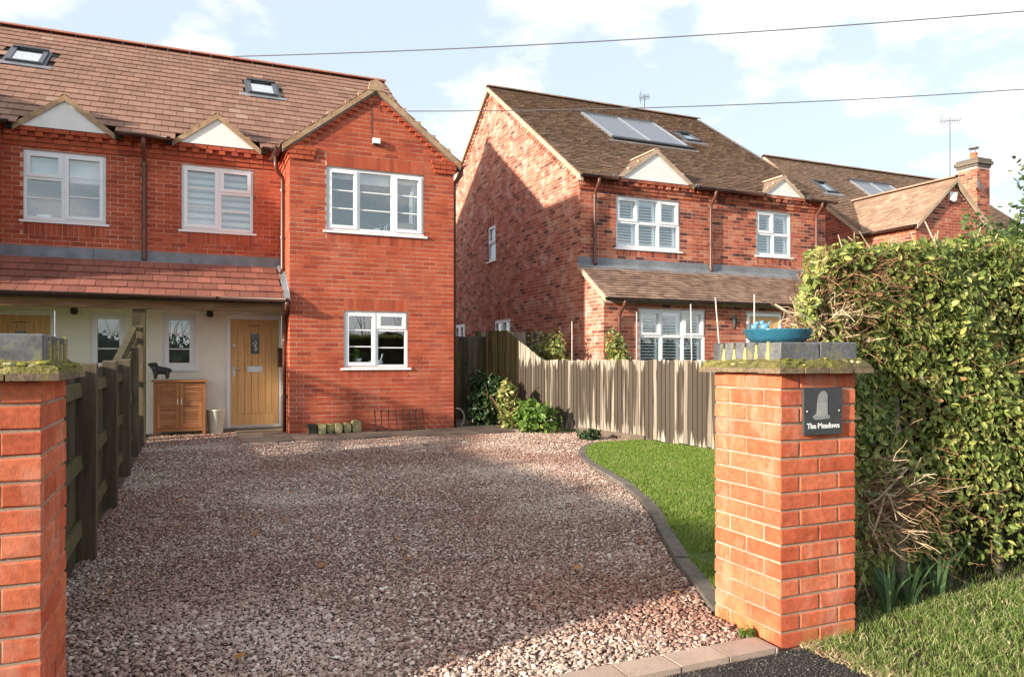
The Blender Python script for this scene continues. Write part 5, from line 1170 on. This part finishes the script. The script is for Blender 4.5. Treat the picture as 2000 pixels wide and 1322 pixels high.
# wire rack
rk = thing('wire_rack', 'row of thin rusty iron rods standing against the brick wall', 'rack', (3.18, 12.2, 0))
for i in range(8):
    x = 2.77 + i * .119 + R.uniform(-.004, .004); j = R.uniform(-.015, .015); MB().tube([(x, 12.17, .03), (x + j, 12.20, .2), (x + j * .4, 12.25, .37), (x + .012, 12.28, .385), (x + .02, 12.31, .36)], .009, 6).build('rod', M['iron'], rk)
MB().tube([(2.75, 12.165, .036), (3.62, 12.165, .036)], .008, 6).build('base_bar', M['iron'], rk)
MB().tube([(2.75, 12.30, .036), (3.62, 12.30, .036)], .007, 6).build('back_bar', M['iron'], rk)
tag(MB().tube([Vector((4.40 + .14 * math.cos(a), 12.75, .17 + .17 * math.sin(a))) for a in [rad(t) for t in range(-80, 110, 15)]] + [Vector((4.30, 12.75, .33))], .014, 8).build('garden_hose', M['hose']), 'pale loop of hose at the corner of the house by the side passage', 'hose')
# plants and ornaments on the lower window sill
pp = thing('potted_plant', 'small green plant in a white pot inside the lower gable window', 'plant', (2.55, 12.56, 1.13))
MB().lathe([(.045, 0), (.06, .09), (.063, .10), (.055, .10), (.05, .08), (0, .08)], (2.56, 12.57, 1.15), 16).build('pot', M['white'], pp, True)
ow = thing('bird_ornament', 'white bird ornament on the sill inside the lower gable window', 'ornament', (2.95, 12.56, 1.13))
MB().ball((2.80, 12.57, 1.19), .07, .03, .035).ball((2.93, 12.57, 1.18), .06, .03, .045).tube([(2.95, 12.57, 1.2), (2.965, 12.57, 1.27), (2.975, 12.57, 1.30)], .014, 7).ball((2.975, 12.57, 1.315), .016, .014, .024).build('body', M['white'], ow, True)

# ------------------------------------------------------------------ foliage
def unitv(a): return a / np.maximum(np.linalg.norm(a, axis=1, keepdims=True), 1e-6)
LEAF = np.array([(0, 0, 0), (-.27, .26, .09), (-.29, .62, .10), (0, 1, -.05), (.29, .62, .10), (.27, .26, .09)])
LEAFT = np.array([(0, 3, 2), (0, 2, 1), (0, 5, 4), (0, 4, 3)])
def leaf_mats(P, Nn, size, droop=.5, stretch=1.0):
    n = len(P); Nn = unitv(Nn + N.normal(0, .45, (n, 3))); t = N.normal(0, 1, (n, 3)); t[:, 2] -= droop
    t = unitv(t - Nn * np.sum(t * Nn, 1, keepdims=True)); s = np.cross(t, Nn); sz = (size * N.uniform(.5, 1.4, n))[:, None]
    A = np.zeros((n, 4, 4)); A[:, :3, 0] = s * sz * N.uniform(.8, 1.15, n)[:, None]; A[:, :3, 1] = t * sz * stretch; A[:, :3, 2] = Nn * sz; A[:, :3, 3] = P; A[:, 3, 3] = 1
    return A
def leaf_obj(name, A, mat, parent, stuff=True):
    v = np.einsum('nij,kj->nki', A[:, :3, :3], LEAF) + A[:, None, :3, 3]; t = (LEAFT[None] + 6 * np.arange(len(A))[:, None, None]).reshape(-1, 3)
    o = put(name, npmesh(name, v.reshape(-1, 3), t, mat), parent)
    if stuff: tag(o, kind='stuff')
    return o
def wander(p, d, L, n, bend, R_=R):
    pts = [Vector(p)]; d = Vector(d).normalized()
    for _ in range(n):
        d = (d + Vector((R_.gauss(0, bend), R_.gauss(0, bend), R_.gauss(0, bend)))).normalized(); pts.append(pts[-1] + d * L / n)
    return pts
def shrub(name, label, cat, c, rx, ry, h, n, size, mat, stems=6, group=None, stretch=1.15, z0=.04):
    t = thing(name, label, cat, (c[0], c[1], 0), group); P, Nn = [], []
    lumps = [(R.uniform(-.45, .45) * rx, R.uniform(-.45, .45) * ry, (.22 + .58 * k / 8) * h, R.uniform(.40, .62) * (1.1 if k < 5 else .8)) for k in range(9)]
    for i in range(n):
        lx, ly, lz, lr = lumps[i % 9]; d = N.normal(0, 1, 3); d /= np.linalg.norm(d); q = N.uniform(.55, 1.05)
        p = np.array([c[0] + lx + d[0] * lr * rx * q, c[1] + ly + d[1] * lr * ry * q, max(z0, lz + d[2] * lr * h * .55 * q)]); P.append(p); Nn.append(d + np.array([0, 0, .45]))
    leaf_obj('foliage', leaf_mats(np.array(P), np.array(Nn), size, .1, stretch), mat, t)
    for i in range(stems): MB().tube(wander((c[0] + R.uniform(-.05, .05), c[1] + R.uniform(-.05, .05), 0), (R.uniform(-.5, .5), R.uniform(-.5, .5), 1.3), h * .85, 5, .15), .010, 5, .003).build('stem', M['browntwig'], t)
    return t
shrub('leafy_shrub', 'tall dark green shrub against the side passage fence', 'shrub', (4.93, 12.68), .36, .36, 1.02, 1500, .085, M['bushdark'], group='shrubs at the foot of the board fence')
shrub('leafy_shrub', 'yellow-green variegated shrub between the dark and the bright green shrubs', 'shrub', (5.13, 12.0), .30, .30, .86, 1300, .080, M['bushyellow'], group='shrubs at the foot of the board fence')
shrub('leafy_shrub', 'low bright green shrub nearest the gravel by the board fence', 'shrub', (5.26, 11.22), .36, .34, .55, 1100, .095, M['bushbright'], group='shrubs at the foot of the board fence')
shrub('garden_bush', 'broad variegated bush in front of the grey garden fence next door', 'bush', (6.55, 13.3), .55, .95, 1.85, 2600, .075, M['bushyellow'], group='bushes in the neighbouring garden')
shrub('garden_bush', 'tall loose variegated bush at the corner of the lean-to', 'bush', (6.9, 11.4), .35, .65, 1.85, 1500, .070, M['bushyellow'], group='bushes in the neighbouring garden')
shrub('grass_tuft', 'dark green tuft at the far tip of the lawn by the fence', 'tuft', (5.55, 9.9), .20, .25, .16, 300, .06, M['bushdark'], stems=2)
leaf_obj('leaves', leaf_mats(np.array([(2.55 + N.normal(0, .035), 12.57 + N.normal(0, .02), 1.27 + abs(N.normal(0, .05))) for _ in range(40)]), N.normal(0, 1, (40, 3)) + (0, 0, .6), .06, .1, 1.5), M['bushbright'], pp)

# ------------------------------------------------------------------ hedge
hg = thing('hedge', 'tall clipped evergreen hedge with bare twiggy gaps behind the gate pillar', 'hedge', (4.4, 3.1, 0))
def h_top(x): return 1.74 + min(1, max(0, (x - 2.7) / 1.3)) * .17
HX0, HX1, HY0, HY1 = 2.86, 7.2, 2.66, 3.62
gaps = [((2.93, 2.68, 1.37), .15, .85), ((3.20, 2.62, 1.52), .20, .45), ((3.13, 2.62, .52), .31, .95), ((3.45, 2.62, .52), .22, .7), ((2.98, 2.62, .25), .14, .8), ((3.9, 2.62, .12), .25, .6)]
P, Nn = [], []
def lump(x, y, z): return .045 * math.sin(x * 5.1 + z * 3.3) + .025 * math.sin(z * 7.7 - x * 2.2 + 1) + .028 * math.sin(x * 11 + z * 9)
def keep(p):
    for c, r, k in gaps:
        d = math.dist(p, c)
        if d < r * 1.25 and R.random() < k * (1.25 - d / r * .9): return False
    return True
for i in range(62000):
    x = HX0 + (HX1 - HX0) * N.random() ** 1.5; zt = h_top(x); k = N.random()
    dep = abs(N.normal(0, .05)) - (.05 * N.random() if N.random() < .12 else 0)
    if k < .54: z = .10 + (zt - .10) * N.random() ** .85; p = (x, HY0 + dep + lump(x, 0, z) * .6 + max(0, .25 - z) * .5, z); n = (0, -1, .35)
    elif k < .76: yy = HY0 + .02 + N.random() * (HY1 - HY0); p = (max(x, HX0 - .10 + 1.0 * max(0, yy - 2.72)), yy, zt - dep * .8 + lump(x, 0, x * 3) * .5); n = (0, -.25, 1)
    else:
        z = .10 + (h_top(HX0) - .10 - .02) * N.random() ** .7; yy = HY0 + .03 + N.random() * .85; sh = .05 + 1.0 * max(0, (yy - 2.72)) - (.20 * min(1, (z - 1.28) / .18) if z > 1.28 else 0) * (1 - .5 * max(0, (z - 1.6) / .2))
        p = (HX0 + dep + sh + lump(yy, 0, z) * .5, yy, z); n = (-1, -.3, .35)
    if p[2] < .55 and N.random() < .35: continue
    if keep(p): P.append(p); Nn.append(n)
A = leaf_mats(np.array(P), np.array(Nn), .033, .25, 1.2)
vis = sorted(range(len(A)), key=lambda i: (camuv(A[i, :3, 3])[2] + (0 if 1560 < camuv(A[i, :3, 3])[0] < 2000 and 470 < camuv(A[i, :3, 3])[1] < 1180 and A[i, 1, 3] < HY0 + .03 else 50)))
lm = npmesh('leaf', LEAF, LEAFT, M['leafdark'])
for i in vis[:300]: put('leaf', lm, hg, Matrix(A[i].tolist()))
leaf_obj('foliage', A[np.array(vis[300:])], M['leafdark'], hg)
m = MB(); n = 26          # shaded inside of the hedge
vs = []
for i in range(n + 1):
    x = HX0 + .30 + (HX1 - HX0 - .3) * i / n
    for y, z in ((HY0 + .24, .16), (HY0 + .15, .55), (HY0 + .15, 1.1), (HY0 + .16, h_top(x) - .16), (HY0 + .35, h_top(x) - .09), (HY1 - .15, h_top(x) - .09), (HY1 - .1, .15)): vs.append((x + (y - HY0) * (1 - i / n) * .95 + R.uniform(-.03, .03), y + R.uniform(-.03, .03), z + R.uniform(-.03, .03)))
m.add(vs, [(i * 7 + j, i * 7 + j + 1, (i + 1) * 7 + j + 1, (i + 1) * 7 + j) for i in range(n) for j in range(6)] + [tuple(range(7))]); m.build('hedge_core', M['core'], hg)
for x, y, r in ((2.945, 2.665, .030), (3.33, 2.69, .034), (3.85, 2.8, .026), (4.3, 2.82, .03), (4.8, 2.8, .03)):
    MB().tube([(x, y, -.02), (x + R.uniform(-.02, .02), y + .01, .4), (x + R.uniform(-.05, .05), y + .05, .9), (x + R.uniform(-.08, .08), y + .1, 1.5)], r, 9, r * .4).build('stem', M['bark'], hg, True)
def twigs(name, c, rad_, n, L, mat, r=.0035, bias=(0, -.5, .2), parent=hg):
    m = MB()
    for i in range(n):
        p = Vector(c) + Vector((R.gauss(0, rad_[0]), abs(R.gauss(0, rad_[1])), R.gauss(0, rad_[2]))); p.x = max(p.x, 2.78); p.z = min(max(p.z, .12), h_top(p.x) - .10); d = (R.gauss(bias[0], .8), R.gauss(bias[1], .55), R.gauss(bias[2], .8)); l = L * R.uniform(.5, 1.3)
        pts = wander(p, d, l, 4, .22); m.tube(pts, r * R.uniform(.6, 1.5), 4, r * .4, cap=False)
        for _ in range(2): q = pts[R.randint(1, 3)]; m.tube(wander(q, (R.gauss(d[0], .7), R.gauss(d[1], .5), R.gauss(d[2], .7)), l * .45, 3, .25), r * .6, 4, r * .3, cap=False)
    return tag(m.build(name, mat, parent), kind='stuff')
twigs('pale_twigs', (2.90, 2.72, 1.40), (.08, .08, .06), 110, .20, M['twig'], .0045, (-.7, -.35, .15))
twigs('brown_twigs', (3.05, 2.72, 1.50), (.18, .06, .14), 240, .16, M['browntwig'], .0028)
twigs('brown_twigs', (3.20, 2.70, 1.66), (.22, .05, .10), 170, .15, M['browntwig'], .0028)
twigs('pale_twigs', (3.14, 2.74, .50), (.11, .06, .12), 120, .26, M['twig'], .0040, (.3, -.6, .0))
twigs('brown_twigs', (3.26, 2.70, .47), (.20, .06, .12), 280, .18, M['browntwig'], .0030, (.5, -.6, .0))
twigs('brown_twigs', (3.6, 2.70, 1.0), (.55, .05, .55), 260, .14, M['browntwig'], .0026)
m = MB()
for i in range(30):      # cut stubs along the top
    y = R.uniform(2.68, 3.3); x = HX0 + .02 + (y - 2.68) * 1.0 + R.uniform(0, 1.7); z = h_top(x) - .08; m.tube(wander((x, y, z), (R.gauss(0, .25), R.gauss(0, .25), 1), R.uniform(.10, .18) if i % 4 else R.uniform(.18, .28), 3, .12), R.uniform(.003, .006), 5, .003)
tag(m.build('cut_stubs', M['twig'], hg), kind='stuff')
for i, (a, b, c_, r) in enumerate((((3.0, 2.80, 1.30), (2.80, 2.78, 1.40), (2.66, 2.86, 1.52), .010), ((3.02, 2.82, 1.30), (2.86, 2.72, 1.34), (2.72, 2.70, 1.42), .012), ((3.0, 2.86, 1.28), (2.92, 2.75, 1.42), (2.90, 2.72, 1.56), .010), ((3.10, 2.78, 1.30), (2.99, 2.70, 1.40), (2.93, 2.68, 1.48), .008), ((2.99, 2.78, .42), (3.14, 2.66, .55), (3.30, 2.62, .70), .010), ((3.0, 2.78, .58), (3.16, 2.68, .57), (3.24, 2.64, .56), .009), ((3.3, 2.76, .66), (3.16, 2.66, .50), (3.05, 2.62, .38), .009))):
    MB().tube([a, ((a[0] + b[0]) / 2 + .01, (a[1] + b[1]) / 2 - .01, (a[2] + b[2]) / 2 + .01), b, c_], r, 7, r * .5).build('branch', M['twig'], hg, True)

# strap-leaved clumps at the foot of the hedge
def straps(label, c, n, L):
    t = thing('daffodil_clump', label, 'plant', (c[0], c[1], 0), 'strap-leaved clumps under the hedge'); m = MB()
    for i in range(n):
        a = R.uniform(0, 6.28); o = R.uniform(.0, .05); p = Vector((c[0] + o * math.cos(a), c[1] + o * math.sin(a), 0)); d = Vector((math.cos(a), math.sin(a), 0)); l = L * R.uniform(.6, 1.15); lean = R.uniform(.1, .55); w = R.uniform(.006, .010); sd = Vector((-d.y, d.x, 0)) * w; vs = []
        for k in range(5):
            f = k / 4; q = p + d * lean * l * f ** 2 + Vector((0, 0, l * f * (1 - .35 * lean * f * f))); ww = 1 - .85 * max(0, f - .6) / .4; vs += [tuple(q - sd * ww), tuple(q + sd * ww)]
        m.add(vs, [(2 * k, 2 * k + 1, 2 * k + 3, 2 * k + 2) for k in range(4)])
    m.build('leaves', M['strap'], t)
straps('strap-leaved clump beside the hedge stem next to the pillar', (3.12, 2.58), 18, .26); straps('strap-leaved clump under the tangle of brown twigs', (3.30, 2.62), 18, .27); straps('dark strap-leaved clump farthest along the hedge foot', (3.58, 2.66), 20, .30)

# tree showing over the hedge at the picture's edge
tr = thing('leafy_tree', 'small leafy evergreen tree rising behind the far end of the hedge', 'tree', (9.5, 5.8, 0))
MB().tube([(9.5, 5.8, -.02), (9.48, 5.78, .9), (9.52, 5.8, 1.8), (9.5, 5.8, 3.0)], .09, 10, .03).build('trunk', M['bark'], tr, True)
P, Nn = [], []
for i in range(34):
    a = R.uniform(0, 6.28); el = R.uniform(-.1, 1.0); L = R.uniform(.45, .85); p0 = Vector((9.5, 5.8, R.uniform(1.7, 2.95))); pts = wander(p0, (math.cos(a), math.sin(a), el), L, 5, .14)
    MB().tube(pts, .014, 5, .004).build('limb', M['bark'], tr)
    for k in range(150):
        q = pts[R.randint(1, 5)]; o = N.normal(0, .11, 3); P.append(np.array(q) + o); Nn.append(o + np.array([0, 0, .1]))
leaf_obj('crown', leaf_mats(np.array(P), np.array(Nn), .072, .2, 1.1), M['treeleaf'], tr)

# ------------------------------------------------------------------ gravel: angular stones in three grades
def stones(x0, x1, y0, y1, cell, smin, smax, solid, inside_):
    nx, ny = int((x1 - x0) / cell), int((y1 - y0) / cell)
    gx, gy = np.meshgrid(np.arange(nx), np.arange(ny)); P = np.stack([x0 + (gx.ravel() + N.random(nx * ny) * 1.3) * cell, y0 + (gy.ravel() + N.random(nx * ny) * 1.3) * cell], 1)
    P = P[inside_(P)]; n = len(P)
    s = smin + (smax - smin) * N.random(n) ** 1.8; V, F = solid; k = len(V)
    S = np.stack([s * N.uniform(.8, 1.35, n), s * N.uniform(.6, 1.0, n), s * N.uniform(.34, .60, n)], 1)
    v = V[None] * (1 + N.normal(0, .16, (n, k, 1))) * S[:, None, :]
    a = N.uniform(0, 6.28, n); b = N.normal(0, .45, n); ca, sa, cb_, sb = np.cos(a), np.sin(a), np.cos(b), np.sin(b)
    x, y, z = v[..., 0], v[..., 1], v[..., 2]; x, z = x * cb_[:, None] + z * sb[:, None], -x * sb[:, None] + z * cb_[:, None]
    x, y = x * ca[:, None] - y * sa[:, None], x * sa[:, None] + y * ca[:, None]
    zc = .002 + s * N.uniform(.1, .75, n) + .006 * np.sin(P[:, 0] * 2.1) * np.sin(P[:, 1] * 1.7)
    v = np.stack([x + P[:, :1], y + P[:, 1:], z + zc[:, None]], -1); t = (F[None] + k * np.arange(n)[:, None, None])
    return v.reshape(-1, 3), t.reshape(-1, 3)
g_ = (1 + 5 ** .5) / 2
ICO = unitv(np.array([(-1, g_, 0), (1, g_, 0), (-1, -g_, 0), (1, -g_, 0), (0, -1, g_), (0, 1, g_), (0, -1, -g_), (0, 1, -g_), (g_, 0, -1), (g_, 0, 1), (-g_, 0, -1), (-g_, 0, 1)], float))
ICOT = np.array([(0, 11, 5), (0, 5, 1), (0, 1, 7), (0, 7, 10), (0, 10, 11), (1, 5, 9), (5, 11, 4), (11, 10, 2), (10, 7, 6), (7, 1, 8), (3, 9, 4), (3, 4, 2), (3, 2, 6), (3, 6, 8), (3, 8, 9), (4, 9, 5), (2, 4, 11), (6, 2, 10), (8, 6, 7), (9, 8, 1)])
OCT = np.array([(1, 0, 0), (0, 1, 0), (-1, 0, 0), (0, -1, 0), (0, 0, 1), (0, 0, -1)], float); OCTT = np.array([(0, 1, 4), (1, 2, 4), (2, 3, 4), (3, 0, 4), (1, 0, 5), (2, 1, 5), (3, 2, 5), (0, 3, 5)])
KX = np.array(KERB)
def on_drive(P):
    kx = np.where(P[:, 1] < KX[-1, 1], np.interp(P[:, 1], KX[:, 1], KX[:, 0]), 5.82 - .153 * (P[:, 1] - 11.7) - .06)
    ok = (P[:, 0] > -.66) & (P[:, 0] < kx - .012) & ~((P[:, 0] > 2.29) & (P[:, 1] < 2.92)) & (P[:, 1] > 2.585)
    pave = (P[:, 0] > .63) & (P[:, 1] > 11.44 - .03 * np.maximum(0, P[:, 0] - 1.4)) & ~((P[:, 0] > 5.0) & (P[:, 1] < 11.9))
    return ok & ~pave & (P[:, 1] < 13.55)
parts_ = [stones(-.66, 3.0, 2.58, 4.2, .0140, .0050, .0150, (ICO, ICOT), on_drive), stones(-.66, 3.8, 4.2, 6.0, .0155, .0060, .0150, (OCT, OCTT), on_drive), stones(-.66, 4.5, 6.0, 8.4, .0185, .0075, .0165, (OCT, OCTT), on_drive), stones(-.66, 6.2, 8.4, 13.55, .024, .009, .018, (OCT, OCTT), on_drive)]
off = 0; V_, T_ = [], []
for v, t in parts_: V_.append(v); T_.append(t + off); off += len(v)
v, t = stones(1.0, 2.6, 1.5, 2.43, .0090, .0022, .0055, (OCT, OCTT), lambda P: P[:, 1] < np.interp(P[:, 0], [0, 9], [2.43, 2.43]))
tag(put('tarmac_grit', npmesh('tarmac_grit', v - np.array([0, 0, .006]), t, M['grit'])), 'loose dark grit on the tarmac at the driveway mouth', 'grit', kind='stuff')
tag(put('gravel', npmesh('gravel', np.concatenate(V_), np.concatenate(T_), M['stone'])), 'pinkish brown angular gravel covering the driveway', 'gravel', kind='stuff')
P = np.stack([N.uniform(-.4, 3.2, 60), N.uniform(2.8, 9, 60)], 1); P = P[on_drive(P)]; P3 = np.column_stack([P, np.full(len(P), .03)])
tag(leaf_obj('fallen_leaves', leaf_mats(P3, np.tile([0, 0, 2.5], (len(P3), 1)), .05, 0, 1.0), M['fallen'], None), 'scattered dry orange leaves lying on the gravel', 'leaves', kind='stuff')

# ------------------------------------------------------------------ grass
def blades(name, P, z0, h0, h1, w, mat, lean=.5, label=None):
    n = len(P); h = N.uniform(h0, h1, n); a = N.uniform(0, 6.28, n); d = np.stack([np.cos(a), np.sin(a)], 1); b = N.uniform(0, 6.28, n); s = np.stack([np.cos(b), np.sin(b)], 1) * (w * N.uniform(.6, 1.3, n))[:, None]
    l = (lean * h * N.uniform(.2, 1.2, n))[:, None]; z = z0(P) if callable(z0) else np.full(n, z0)
    def row(p, zz_): return np.column_stack([p, zz_])
    v = np.stack([row(P - s, z), row(P + s, z), row(P + d * l * .35 - s * .7, z + h * .6), row(P + d * l * .35 + s * .7, z + h * .6), row(P + d * l, z + h * N.uniform(.8, 1, n))], 1)
    t = np.array([(0, 1, 3), (0, 3, 2), (2, 3, 4)])[None] + 5 * np.arange(n)[:, None, None]
    return tag(put(name, npmesh(name, v.reshape(-1, 3), t.reshape(-1, 3), mat)), label, 'grass', kind='stuff')
P = np.stack([N.uniform(2.4, 7.2, 310000), N.uniform(2.95, 10., 310000)], 1)
kx = np.interp(P[:, 1], KX[:, 1], KX[:, 0]); fxx = 5.82 - .153 * (P[:, 1] - 11.7)
ok = (P[:, 0] > kx + .075 + N.uniform(0, .04, len(P))) & (P[:, 0] < fxx - .01) & (P[:, 1] < 9.35) & ~((P[:, 0] > 2.8) & (P[:, 1] < 3.8)) & ~((P[:, 0] < 2.8) & (P[:, 1] < 2.98))
P = P[ok]; blades('lawn_grass', P, .025, .015, .040, .0026, M['grass'], .9, 'short bright green lawn between edging and fence')
P = np.stack([N.uniform(2.4, 6.0, 130000), N.uniform(.9, 3.1, 130000)], 1)
edge_x = np.interp(P[:, 1], [.7, 1.2, 1.7, 2.1, 2.45], [3.0, 2.7, 2.52, 2.46, 2.44]) + N.normal(0, .03, len(P))
dn = .5 + .5 * np.sin(P[:, 0] * 9 + 3 * np.sin(P[:, 1] * 7)) * np.sin(P[:, 1] * 11)
ok = (P[:, 0] > edge_x) & ~((P[:, 0] < 2.775) & (P[:, 1] > 2.44)) & (N.random(len(P)) < .35 + .65 * dn) & ~((P[:, 1] > 2.66) & (N.random(len(P)) < .8))
Q = np.stack([N.uniform(-6, -.95, 60000), N.uniform(3.1, 12.2, 60000)], 1); blades('garden_grass', Q, -.012, .02, .06, .004, M['grass'], .9, 'grass of the front garden on the other side of the dark fence')
blades('verge_grass', P[ok], .004, .014, .050, .0023, M['vgrass'], 1.1, 'uneven tufted grass verge in front of the hedge')
P = np.stack([N.uniform(2.35, 2.75, 2600), N.uniform(1.6, 2.46, 2600)], 1); e_ = np.interp(P[:, 1], [.7, 1.2, 1.7, 2.1, 2.45], [3.0, 2.7, 2.52, 2.46, 2.44])
P = P[np.abs(P[:, 0] - e_ - .02) < .06]; m_ = leafmat('dead_grass', [(0, (.42, .30, .16)), (1, (.62, .48, .30))], .7, .2); blades('dry_grass', P, .004, .01, .03, .003, m_, 3.0, 'dead straw-coloured grass along the edge of the tarmac')
shrub('weed', 'small green weed at the foot of the gate pillar by the pavers', 'weed', (2.26, 2.60), .05, .04, .05, 60, .022, M['bushbright'], stems=0, z0=.015)

# hedge on the far side of the road, which the windows mirror
oh = thing('roadside_hedge', 'tall rough hedge on the far side of the road behind the viewer', 'hedge', (10, -11, 0))
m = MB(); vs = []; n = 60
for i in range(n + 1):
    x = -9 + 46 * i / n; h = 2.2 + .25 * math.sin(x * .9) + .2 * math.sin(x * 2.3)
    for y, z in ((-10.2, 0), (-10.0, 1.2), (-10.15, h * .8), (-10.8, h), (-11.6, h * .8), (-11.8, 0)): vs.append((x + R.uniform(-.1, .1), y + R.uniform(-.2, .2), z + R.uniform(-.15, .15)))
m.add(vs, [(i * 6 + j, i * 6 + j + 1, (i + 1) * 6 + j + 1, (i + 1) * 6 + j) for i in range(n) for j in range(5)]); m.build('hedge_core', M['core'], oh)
n = 9000; x = N.uniform(-9, 37, n); z = N.uniform(.1, 2.4, n); P = np.stack([x, -10.0 - abs(N.normal(0, .25, n)), z], 1); leaf_obj('foliage', leaf_mats(P, np.tile([0, 1, .4], (n, 1)), .16, .3, 1.1), M['bushdark'], oh)
m = MB()
for i in range(140): m.tube(wander((R.uniform(-9, 37), -10.6, 1.8), (R.gauss(0, .25), .1, 1), R.uniform(1.0, 2.6), 5, .12), .025, 5, .006)
tag(m.build('bare_shoots', M['browntwig'], oh), kind='stuff')
